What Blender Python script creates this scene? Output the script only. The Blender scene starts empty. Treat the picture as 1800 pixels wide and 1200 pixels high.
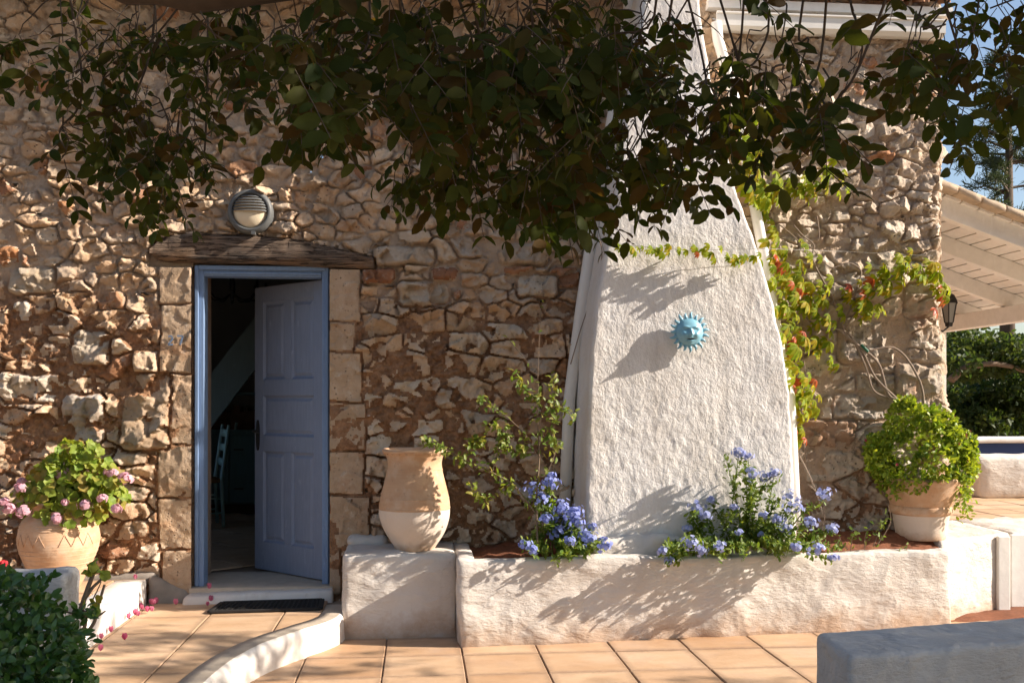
import bpy, math, random
import numpy as np
from mathutils import Vector, Matrix, Euler

# ------------------------------------------------------------------ camera, sky, sun, exposure
scene = bpy.context.scene
COL = scene.collection
R = math.radians
rng = random.Random(11)
nrg = np.random.default_rng(11)

CAM_Y, CAM_Z, YAW, FPX = -6.66, 1.44, R(5.39), 1750.0
cam = bpy.data.cameras.new('camera')
cam.lens = 35.0; cam.sensor_width = 36.0; cam.sensor_fit = 'HORIZONTAL'
cam.shift_y = 106.0 / 1800.0
cam.clip_start = 0.05; cam.clip_end = 2000
camo = bpy.data.objects.new('camera', cam); COL.objects.link(camo)
camo.location = (0, CAM_Y, CAM_Z); camo.rotation_euler = (R(90), 0, -YAW)
scene.camera = camo

SUN_EL, SUN_WALL = R(28.5), R(11.0)             # elevation; angle to the house wall
sun_dir = Vector((math.cos(SUN_EL) * math.cos(SUN_WALL), -math.cos(SUN_EL) * math.sin(SUN_WALL), math.sin(SUN_EL)))
world = bpy.data.worlds.new('World'); scene.world = world; world.use_nodes = True
wn = world.node_tree.nodes; wl = world.node_tree.links; wn.clear()
sky = wn.new('ShaderNodeTexSky'); sky.sky_type = 'NISHITA'; sky.sun_disc = False
sky.sun_elevation = SUN_EL; sky.sun_rotation = R(90) + SUN_WALL
sky.air_density = 1.0; sky.dust_density = 1.6; sky.ozone_density = 1.2
bg = wn.new('ShaderNodeBackground'); bg.inputs['Strength'].default_value = 0.088
wo = wn.new('ShaderNodeOutputWorld')
wl.new(sky.outputs[0], bg.inputs[0]); wl.new(bg.outputs[0], wo.inputs[0])

sl = bpy.data.lights.new('sun', 'SUN'); sl.energy = 5.0; sl.angle = R(0.53); sl.color = (1.0, 0.885, 0.76)
so = bpy.data.objects.new('sun', sl); COL.objects.link(so); so.location = (20, -4, 12)
so.rotation_euler = (-sun_dir).to_track_quat('-Z', 'Y').to_euler()

scene.view_settings.view_transform = 'Standard'; scene.view_settings.look = 'None'
scene.view_settings.exposure = 1.0; scene.view_settings.gamma = 1.0
scene.view_settings.use_curve_mapping = False
scene.render.engine = 'CYCLES'
cy = scene.cycles
cy.max_bounces = 6; cy.diffuse_bounces = 5; cy.glossy_bounces = 2; cy.transmission_bounces = 3; cy.transparent_max_bounces = 4
cy.caustics_reflective = False; cy.caustics_refractive = False; cy.sample_clamp_indirect = 4.0
cy.use_denoising = True; cy.use_adaptive_sampling = True; cy.adaptive_threshold = 0.025

# ------------------------------------------------------------------ helpers
_F = (math.sin(YAW), math.cos(YAW)); _R = (math.cos(YAW), -math.sin(YAW))
def P(px, py, Y):
    """point of the plane y = Y that the photograph shows at (px, py)"""
    u = (px - 900) / FPX; v = (706 - py) / FPX
    dx = _F[0] + u * _R[0]; dy = _F[1] + u * _R[1]
    t = (Y - CAM_Y) / dy
    return Vector((dx * t, Y, CAM_Z + v * t))
def G(px, py, z):
    u = (px - 900) / FPX; v = (706 - py) / FPX
    t = (z - CAM_Z) / v
    return Vector(((_F[0] + u * _R[0]) * t, (_F[1] + u * _R[1]) * t + CAM_Y, z))
def topix(p):
    x, y, z = p[0], p[1] - CAM_Y, p[2]
    d = x * _F[0] + y * _F[1]; l = x * _R[0] + y * _R[1]
    if d < 0.05: return (-9999, -9999, d)
    return (900 + FPX * l / d, 706 - FPX * (z - CAM_Z) / d, d)

def _hash(ix, iy, iz):
    h = (ix * 374761393 + iy * 668265263 + iz * 2147483647 + 1274126177) & 0xFFFFFFFF
    h = ((h ^ (h >> 13)) * 1274126177) & 0xFFFFFFFF
    h = ((h ^ (h >> 16)) * 2246822519) & 0xFFFFFFFF
    return ((h ^ (h >> 15)) & 0xFFFFFF) / float(0xFFFFFF) * 2 - 1
def vnoise(p):
    p = np.asarray(p, float); i = np.floor(p).astype(np.int64); f = p - i
    f = f * f * f * (f * (f * 6 - 15) + 10)
    r = 0
    for a in (0, 1):
        wa = f[:, 0] if a else 1 - f[:, 0]
        for b in (0, 1):
            wb = f[:, 1] if b else 1 - f[:, 1]
            for c in (0, 1):
                wc = f[:, 2] if c else 1 - f[:, 2]
                r = r + wa * wb * wc * _hash(i[:, 0] + a, i[:, 1] + b, i[:, 2] + c)
    return r
def fbm(p, freq, octs=3, seed=0.0, gain=0.5):
    p = np.asarray(p, float) * freq + seed * 17.31
    a, s, t = 1.0, 0, 0
    for k in range(octs):
        s = s + a * vnoise(p + k * 31.7); t += a; a *= gain; p = p * 2.03
    return s / t

WT = {}
def _link(o, parent):
    COL.objects.link(o)
    if parent is not None:
        o.parent = parent
        o.matrix_parent_inverse = Matrix.Translation(-WT.get(parent.name, Vector((0, 0, 0))))
    return o
def tag(o, label=None, cat=None, group=None, kind=None):
    if label: o['label'] = label
    if cat: o['category'] = cat
    if group: o['group'] = group
    if kind: o['kind'] = kind
    return o
def thing(name, label, cat, loc=(0, 0, 0), group=None):
    o = bpy.data.objects.new(name, None); COL.objects.link(o)
    o.empty_display_size = 0.1; o.location = loc; WT[o.name] = Vector(loc)
    return tag(o, label, cat, group)
def mesh_np(name, V, F, smooth=True):
    """V (n,3); F list of index lists, or an (m,k) array"""
    me = bpy.data.meshes.new(name)
    V = np.asarray(V, np.float32)
    if isinstance(F, np.ndarray):
        m, k = F.shape
        me.vertices.add(len(V)); me.vertices.foreach_set('co', V.ravel())
        me.loops.add(m * k); me.loops.foreach_set('vertex_index', F.astype(np.int32).ravel())
        me.polygons.add(m); me.polygons.foreach_set('loop_start', np.arange(0, m * k, k, dtype=np.int32))
        me.update(calc_edges=True); me.validate()
    else:
        me.from_pydata([tuple(v) for v in V.tolist()], [], F)
    if smooth: me.polygons.foreach_set('use_smooth', [True] * len(me.polygons))
    me.update()
    return me
def mobj(name, me, mat, parent=None, **kw):
    if mat is not None and not me.materials: me.materials.append(mat)
    o = bpy.data.objects.new(name, me)
    _link(o, parent)
    return tag(o, **kw)
def inst(name, me, M, parent, mat=None):
    """an object of its own that shares mesh data, at world matrix M"""
    o = bpy.data.objects.new(name, me)
    _link(o, parent)
    o.matrix_basis = M
    if mat is not None:
        o.material_slots[0].link = 'OBJECT'; o.material_slots[0].material = mat
    return o

class MB:
    def __init__(s): s.v = []; s.f = []
    def add(s, V, F):
        n = len(s.v); s.v += [tuple(v) for v in V]; s.f += [[i + n for i in f] for f in F]; return s
    def box(s, a, b):
        (x0, y0, z0), (x1, y1, z1) = a, b
        V = [(x0,y0,z0),(x1,y0,z0),(x1,y1,z0),(x0,y1,z0),(x0,y0,z1),(x1,y0,z1),(x1,y1,z1),(x0,y1,z1)]
        return s.add(V, [[0,3,2,1],[4,5,6,7],[0,1,5,4],[1,2,6,5],[2,3,7,6],[3,0,4,7]])
    def bar(s, p, q, w, h, up=(0, 0, 1)):
        p = Vector(p); q = Vector(q); d = (q - p).normalized(); up = Vector(up)
        a = d.cross(up)
        if a.length < 1e-4: a = d.cross(Vector((1, 0, 0)))
        a.normalize(); b = a.cross(d).normalized()
        V = []
        for c in (p, q):
            for i, j in ((-1,-1),(1,-1),(1,1),(-1,1)): V.append(c + a * i * w / 2 + b * j * h / 2)
        return s.add(V, [[3,2,1,0],[4,5,6,7],[0,1,5,4],[1,2,6,5],[2,3,7,6],[3,0,4,7]])
    def tube(s, pts, rad, n=6, cap=True):
        pts = [Vector(p) for p in pts]
        if not hasattr(rad, '__len__'): rad = [rad] * len(pts)
        V = []; F = []; up = Vector((0.31, 0.17, 0.93))
        for i, p in enumerate(pts):
            t = (pts[min(i + 1, len(pts) - 1)] - pts[max(i - 1, 0)])
            if t.length < 1e-6: t = Vector((0, 0, 1))
            t.normalize(); a = t.cross(up)
            if a.length < 1e-3: a = t.cross(Vector((1, 0, 0)))
            a.normalize(); b = t.cross(a); up = a.cross(t) if a.cross(t).length > .1 else up
            for k in range(n):
                w = 2 * math.pi * k / n
                V.append(p + (a * math.cos(w) + b * math.sin(w)) * rad[i])
        m = len(pts)
        for i in range(m - 1):
            for k in range(n):
                k2 = (k + 1) % n
                F.append([i*n+k, i*n+k2, (i+1)*n+k2, (i+1)*n+k])
        if cap: F.append(list(range(n))[::-1]); F.append([(m-1)*n+k for k in range(n)])
        return s.add(V, F)
    def lathe(s, prof, c, n=32, axis='z', wob=0):
        V = []; F = []; m = len(prof)
        for r, h in prof:
            for k in range(n):
                w = 2 * math.pi * k / n
                if axis == 'z': V.append((c[0] + r*math.cos(w), c[1] + r*math.sin(w), c[2] + h))
                else: V.append((c[0] + r*math.cos(w), c[1] - h, c[2] + r*math.sin(w)))
        for i in range(m - 1):
            for k in range(n):
                k2 = (k + 1) % n
                q = [i*n+k, i*n+k2, (i+1)*n+k2, (i+1)*n+k]
                F.append(q)
        return s.add(V, F)
    def poly(s, pts, a, b):
        """prism of a 2d outline (x,y) between z=a and z=b"""
        n = len(pts)
        V = [(x, y, a) for x, y in pts] + [(x, y, b) for x, y in pts]
        F = [list(range(n))[::-1], [n + i for i in range(n)]] + [[i, (i+1) % n, n + (i+1) % n, n + i] for i in range(n)]
        return s.add(V, F)
    def mesh(s, name, smooth=False): return mesh_np(name, np.array([tuple(v) for v in s.v], float).reshape(-1, 3), s.f, smooth)
    def build(s, name, mat, parent=None, smooth=False, bevel=0, **kw):
        o = mobj(name, s.mesh(name, smooth), mat, parent, **kw)
        if bevel:
            b = o.modifiers.new('bevel', 'BEVEL'); b.width = bevel; b.segments = 2; b.limit_method = 'ANGLE'; b.angle_limit = R(40)
        return o

def rbox(corners, r=0.02, step=0.04, amp=0.006, freq=7.0, octs=3, seed=0.0):
    """rounded lumpy hexahedron: corners in the order of MB.box; returns V, F"""
    c = np.array([tuple(v) for v in corners], float)
    L = np.array([np.linalg.norm(c[1]-c[0]), np.linalg.norm(c[3]-c[0]), np.linalg.norm(c[4]-c[0])])
    n = np.maximum(2, np.ceil(L / step).astype(int))
    idx = {}; pts = []; F = []
    def vid(i, j, k):
        key = (i, j, k)
        if key not in idx: idx[key] = len(pts); pts.append(key)
        return idx[key]
    nx, ny, nz = n
    for j in range(ny):
        for i in range(nx):
            F.append([vid(i,j,0), vid(i,j+1,0), vid(i+1,j+1,0), vid(i+1,j,0)])
            F.append([vid(i,j,nz), vid(i+1,j,nz), vid(i+1,j+1,nz), vid(i,j+1,nz)])
    for k in range(nz):
        for i in range(nx):
            F.append([vid(i,0,k), vid(i+1,0,k), vid(i+1,0,k+1), vid(i,0,k+1)])
            F.append([vid(i,ny,k), vid(i,ny,k+1), vid(i+1,ny,k+1), vid(i+1,ny,k)])
        for j in range(ny):
            F.append([vid(0,j,k), vid(0,j,k+1), vid(0,j+1,k+1), vid(0,j+1,k)])
            F.append([vid(nx,j,k), vid(nx,j+1,k), vid(nx,j+1,k+1), vid(nx,j,k+1)])
    a = np.array(pts, float) / n
    # crowd the first and last lattice lines towards the edges so that the rounding has vertices
    for ax in range(3):
        e = min(0.45, r * 0.6 / L[ax]); m = n[ax]
        if m >= 4:
            q = np.round(a[:, ax] * m).astype(int)
            a[:, ax] = np.where(q == 1, e, np.where(q == m - 1, 1 - e, a[:, ax]))
    p = a * L
    q = np.minimum(np.maximum(p, r), L - r)
    d = p - q; ln = np.linalg.norm(d, axis=1, keepdims=True); ln[ln == 0] = 1
    p = q + d / ln * np.minimum(r, ln * 10)
    a = p / L
    x, y, z = a[:, 0:1], a[:, 1:2], a[:, 2:3]
    def lerp(u, v, t): return u * (1 - t) + v * t
    b = lerp(lerp(c[0], c[1], x), lerp(c[3], c[2], x), y); t = lerp(lerp(c[4], c[5], x), lerp(c[7], c[6], x), y)
    V = lerp(b, t, z)
    if amp:
        D = np.stack([fbm(V, freq, octs, seed + 1), fbm(V, freq, octs, seed + 2), fbm(V, freq, octs, seed + 3)], 1)
        V = V + D * amp
    return V, np.array(F)
def hexa(x0, y0, z0, x1, y1, z1):
    return [(x0,y0,z0),(x1,y0,z0),(x1,y1,z0),(x0,y1,z0),(x0,y0,z1),(x1,y0,z1),(x1,y1,z1),(x0,y1,z1)]

# ------------------------------------------------------------------ materials
class NT:
    def __init__(s, name):
        s.m = bpy.data.materials.new(name); s.m.use_nodes = True
        s.t = s.m.node_tree; s.t.nodes.clear()
        s.out = s.t.nodes.new('ShaderNodeOutputMaterial')
        s.pos = s.t.nodes.new('ShaderNodeTexCoord').outputs['Object']
    def n(s, kind, **kw):
        nd = s.t.nodes.new('ShaderNode' + kind)
        for k, v in kw.items(): setattr(nd, k, v)
        return nd
    def set(s, sock, v):
        if isinstance(v, bpy.types.NodeSocket): s.t.links.new(v, sock)
        elif isinstance(v, (tuple, list)) and len(v) == 3 and sock.type == 'RGBA': sock.default_value = (*v, 1)
        else: sock.default_value = v
    def noise(s, scale, detail=4, rough=.55, vec=None, dist=0):
        nd = s.n('TexNoise'); s.set(nd.inputs['Vector'], vec or s.pos)
        nd.inputs['Scale'].default_value = scale; nd.inputs['Detail'].default_value = detail
        nd.inputs['Roughness'].default_value = rough; nd.inputs['Distortion'].default_value = dist
        return nd.outputs['Fac']
    def vor(s, scale, feature='F1', vec=None, out='Distance'):
        nd = s.n('TexVoronoi'); nd.feature = feature; s.set(nd.inputs['Vector'], vec or s.pos)
        nd.inputs['Scale'].default_value = scale; return nd.outputs[out]
    def ramp(s, fac, a, b, c0=(0,0,0), c1=(1,1,1)):
        nd = s.n('ValToRGB'); s.set(nd.inputs[0], fac)
        e = nd.color_ramp.elements; e[0].position = a; e[1].position = b
        e[0].color = (*c0, 1); e[1].color = (*c1, 1); return nd.outputs[0]
    def mix(s, fac, a, b, mode='MIX'):
        nd = s.n('MixRGB'); nd.blend_type = mode
        s.set(nd.inputs[0], fac); s.set(nd.inputs[1], a); s.set(nd.inputs[2], b); return nd.outputs[0]
    def math(s, op, a, b=0.0):
        nd = s.n('Math'); nd.operation = op; s.set(nd.inputs[0], a); s.set(nd.inputs[1], b); return nd.outputs[0]
    def scale(s, v):
        nd = s.n('Mapping'); s.set(nd.inputs[0], s.pos); nd.inputs['Scale'].default_value = v; return nd.outputs[0]
    def attr(s, name):
        nd = s.n('Attribute'); nd.attribute_name = name; return nd
    def sep(s, axis):
        nd = s.n('SeparateXYZ'); s.set(nd.inputs[0], s.pos); return nd.outputs[axis]
    def bump(s, h, strength, dist, prev=None):
        nd = s.n('Bump'); s.set(nd.inputs['Height'], h); nd.inputs['Strength'].default_value = strength
        nd.inputs['Distance'].default_value = dist
        if prev is not None: s.set(nd.inputs['Normal'], prev)
        return nd.outputs[0]
    def rnd(s):
        """0..1, one value for each object or loose piece"""
        a = s.n('ObjectInfo').outputs['Random']; g = s.n('NewGeometry').outputs['Random Per Island']
        return s.math('FRACT', s.math('ADD', a, s.math('MULTIPLY', g, 7.37)))
    def done(s, col, rough=.8, nrm=None, spec=.3, metal=0, translucent=None, tfac=.35, emit=None):
        b = s.n('BsdfPrincipled'); s.set(b.inputs['Base Color'], col); s.set(b.inputs['Roughness'], rough)
        b.inputs['Specular IOR Level'].default_value = spec; b.inputs['Metallic'].default_value = metal
        if nrm is not None: s.set(b.inputs['Normal'], nrm)
        o = b.outputs[0]
        if translucent is not None:
            t = s.n('BsdfTranslucent'); s.set(t.inputs[0], translucent)
            m = s.n('MixShader'); m.inputs[0].default_value = tfac
            s.t.links.new(o, m.inputs[1]); s.t.links.new(t.outputs[0], m.inputs[2]); o = m.outputs[0]
        s.t.links.new(o, s.out.inputs[0]); return s.m

def m_plain(name, col, rough=.7, var=.12, scale=9, bump=.2, bs=60, spec=.3, metal=0):
    t = NT(name); f = t.noise(scale, 4)
    c = t.mix(f, tuple(v * (1 - var) for v in col), tuple(min(1, v * (1 + var)) for v in col))
    return t.done(c, rough, t.bump(t.noise(bs, 3), bump, .003) if bump else None, spec, metal)

def m_stone():
    t = NT('limestone'); tint = t.attr('tint').outputs['Color']
    c = t.mix(t.ramp(t.noise(7, 5, .6), .35, .7), t.mix(1, tint, (.8, .75, .68), 'MULTIPLY'), tint)
    c = t.mix(t.ramp(t.noise(4.3, 4, .65, t.scale((1, 1, 1.3))), .55, .74), c, t.mix(.6, c, (.42, .21, .10)))   # iron stains
    c = t.mix(t.ramp(t.noise(13, 5, .7), .56, .72), c, t.mix(.55, c, (.62, .55, .46)))                           # pale lime bloom
    c = t.mix(t.ramp(t.noise(31, 4, .7), .60, .72), c, t.mix(.5, c, (.17, .13, .10)))                            # lichen specks
    pit = t.ramp(t.vor(34, vec=t.scale((1, 1, 1))), .10, .24, (1, 1, 1), (0, 0, 0))
    pm = t.math('MULTIPLY', pit, t.ramp(t.noise(5.5, 3), .50, .60))
    c = t.mix(pm, c, t.mix(.7, c, (.06, .045, .035)))
    h = t.math('SUBTRACT', t.math('ADD', t.noise(26, 8, .68), t.math('MULTIPLY', t.noise(110, 4, .6), .22)), t.math('MULTIPLY', pm, .7))
    return t.done(c, .9, t.bump(h, .8, .014), .12)
def m_mortar():
    t = NT('mortar'); e = t.attr('earth').outputs['Fac']
    lt = t.mix(t.noise(11, 5, .65), (.38, .28, .20), (.56, .44, .33))
    br = t.mix(t.ramp(t.noise(16, 6, .7), .3, .72), (.18, .092, .050), (.44, .255, .145))
    c = t.mix(e, lt, br)
    h = t.math('ADD', t.noise(38, 7, .7), t.math('MULTIPLY', t.vor(75), .35))
    return t.done(c, .95, t.bump(h, 1.0, .015), .1)
def m_plaster(name, col=(.66, .625, .585), bs=30, bd=.016, stain=.6, zlow=.0, vert=False, zspan=.22):
    t = NT(name)
    c = t.mix(t.ramp(t.noise(3.1, 5, .65), .35, .7), col, tuple(v * k for v, k in zip(col, (.95, .92, .88))))
    # ochre splash-back low down and brown drip marks
    low = t.math('SUBTRACT', 1.0, t.math('DIVIDE', t.math('SUBTRACT', t.sep('Z'), zlow), zspan))
    low = t.math('ADD', low, t.math('MULTIPLY', t.math('SUBTRACT', t.noise(5.5, 6, .7), .5), 2.2))
    c = t.mix(t.math('MULTIPLY', t.ramp(low, .25, 1.0), stain * 1.15), c, (.42, .26, .15))
    c = t.mix(t.math('MULTIPLY', t.ramp(t.noise(1.7, 5, .6, t.scale((1, 1, .5))), .5, .72), .4), c, (.55, .45, .37))
    c = t.mix(t.math('MULTIPLY', t.ramp(t.noise(17, 6, .75), .62, .74), .3), c, (.36, .27, .20))
    # rain streaks and grey damp patches
    c = t.mix(t.math('MULTIPLY', t.ramp(t.noise(7, 4, .6, t.scale((1.3, 1.3, .10))), .54, .74), .35), c, (.44, .39, .34))
    c = t.mix(t.math('MULTIPLY', t.ramp(t.noise(2.2, 6, .72), .56, .68), .28), c, (.50, .46, .42))
    v = t.scale((1, 1, .75)) if vert else t.scale((.7, 1, 1.5))
    if vert:
        h = t.math('ADD', t.noise(bs, 6, .62, v), t.math('MULTIPLY', t.noise(bs * 3.5, 3, .6), .25))
        h = t.math('ADD', h, t.math('MULTIPLY', t.noise(7, 4, .6, v), 1.2))
    else:                                              # trowel sweeps, shallow ridges and a fine brushed grain
        w = t.noise(3.2, 3, .5, t.scale((1, 1, 1.3)), .5)
        rough = t.math('MULTIPLY', t.noise(bs, 7, .68, v), t.ramp(t.noise(2.1, 3), .38, .68, (.25,)*3, (.95,)*3))
        h = t.math('ADD', t.math('MULTIPLY', t.ramp(t.noise(6, 3, .5, t.scale((1, 1, 2))), .47, .60), .25), rough)
        h = t.math('ADD', h, t.math('ADD', t.math('MULTIPLY', t.noise(80, 2, .5, t.scale((.3, .3, 2.0))), .12), t.math('MULTIPLY', w, 2.2)))
    return t.done(c, .85, t.bump(h, .8, bd), .2)
def m_leaf(name, c0, c1, c2=None, spots=0, tfac=.35, rough=.42, trans=None, spec=.35):
    t = NT(name); r = t.rnd()
    c = t.mix(r, c0, c1)
    if c2: c = t.mix(t.ramp(t.math('FRACT', t.math('MULTIPLY', r, 5.1)), .72, .92), c, c2)
    c = t.mix(t.ramp(t.noise(22, 3), .35, .7), t.mix(1, c, (.72, .72, .72), 'MULTIPLY'), c)
    if spots: c = t.mix(t.math('MULTIPLY', t.ramp(t.noise(75, 3), .66, .72), spots), c, (.05, .025, .01))
    tr = t.mix(1, c, trans or (1.9, 1.7, .7), 'MULTIPLY')
    return t.done(c, rough, None, spec, translucent=tr, tfac=tfac)
def m_tile(name, a, b, bump=.15):
    t = NT(name); r = t.n('ObjectInfo').outputs['Random']
    c = t.mix(r, a, b)
    c = t.mix(t.ramp(t.noise(2.6, 6, .65, t.scale((1, 2.2, 1))), .3, .75), t.mix(1, c, (.78, .70, .62), 'MULTIPLY'), c)
    c = t.mix(t.math('MULTIPLY', t.ramp(t.noise(60, 4, .7), .62, .74), .4), c, (.22, .13, .08))
    c = t.mix(t.math('MULTIPLY', t.ramp(t.noise(4.4, 5, .7), .5, .75), .55), c, (.40, .265, .175))
    c = t.mix(t.math('MULTIPLY', t.ramp(t.noise(1.1, 3, .6), .5, .68), .35), c, (.66, .50, .39))
    gen = t.n('SeparateXYZ'); t.set(gen.inputs[0], t.n('TexCoord').outputs['Generated'])
    ex = t.math('ABSOLUTE', t.math('SUBTRACT', gen.outputs[0], .5)); ey = t.math('ABSOLUTE', t.math('SUBTRACT', gen.outputs[1], .5))
    edge = t.math('ADD', t.math('MAXIMUM', ex, ey), t.math('MULTIPLY', t.math('SUBTRACT', t.noise(16, 5, .7), .5), .16))
    c = t.mix(t.math('MULTIPLY', t.ramp(edge, .40, .50), .6), c, (.27, .175, .115))
    c = t.mix(t.math('MULTIPLY', t.ramp(t.noise(130, 3, .7), .66, .72), .5), c, (.16, .10, .07))
    return t.done(c, t.ramp(t.noise(9, 4), .3, .7, (.5,)*3, (.75,)*3), t.bump(t.math('ADD', t.noise(28, 5, .6), t.math('MULTIPLY', t.noise(5, 3), 1.5)), bump * 1.8, .006), .3)
def m_wood_old():
    t = NT('weathered_beam'); v = t.scale((.45, 4, 11))
    g = t.noise(6.5, 7, .68, v, .5)
    c = t.mix(t.ramp(g, .3, .7), (.045, .034, .028), (.25, .195, .155))
    c = t.mix(t.ramp(t.noise(3.2, 3), .45, .7), c, t.mix(.5, c, (.34, .20, .11)))
    w = t.noise(4.0, 6, .7, t.scale((.5, 3, 12)), .3)
    crack = t.ramp(t.math('ABSOLUTE', t.math('SUBTRACT', w, .5)), .0, .028)
    c = t.mix(1, c, t.mix(crack, (.12, .10, .09), (1, 1, 1)), 'MULTIPLY')
    return t.done(c, .85, t.bump(t.math('ADD', t.math('MULTIPLY', crack, .8), g), .9, .012), .2)
def m_paint_wood(name, col, dark=.75, gs=(1, 1, .12), rough=.5):
    t = NT(name); v = t.scale(gs)
    g = t.noise(60, 5, .6, v)
    c = t.mix(t.ramp(g, .3, .7), tuple(x * dark for x in col), col)
    c = t.mix(t.math('MULTIPLY', t.ramp(t.noise(3, 4), .5, .8), .25), c, tuple(x * .7 for x in col))
    c = t.mix(t.math('MULTIPLY', t.ramp(t.noise(14, 6, .75, t.scale((1, 1, .35))), .60, .70), .35), c, tuple(min(1, x * 1.5 + .06) for x in col))
    return t.done(c, rough, t.bump(t.math('ADD', g, t.noise(9, 4)), .35, .004), .3)
def m_terracotta():
    t = NT('terracotta'); z = t.sep('Z')
    c = t.mix(t.ramp(t.noise(4, 5, .65, t.scale((1, 1, 2.5))), .3, .72), (.50, .295, .17), (.62, .41, .26))
    c = t.mix(t.math('MULTIPLY', t.ramp(t.noise(8, 6, .7), .48, .68), .65), c, (.63, .50, .385))
    c = t.mix(t.math('MULTIPLY', t.ramp(t.noise(23, 5, .7), .60, .72), .5), c, (.25, .15, .09))
    h = t.math('ADD', t.noise(10, 3, .5, t.scale((.3, .3, 9))), t.math('MULTIPLY', t.noise(60, 4), .4))
    return t.done(c, .8, t.bump(h, .35, .006), .2)

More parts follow.
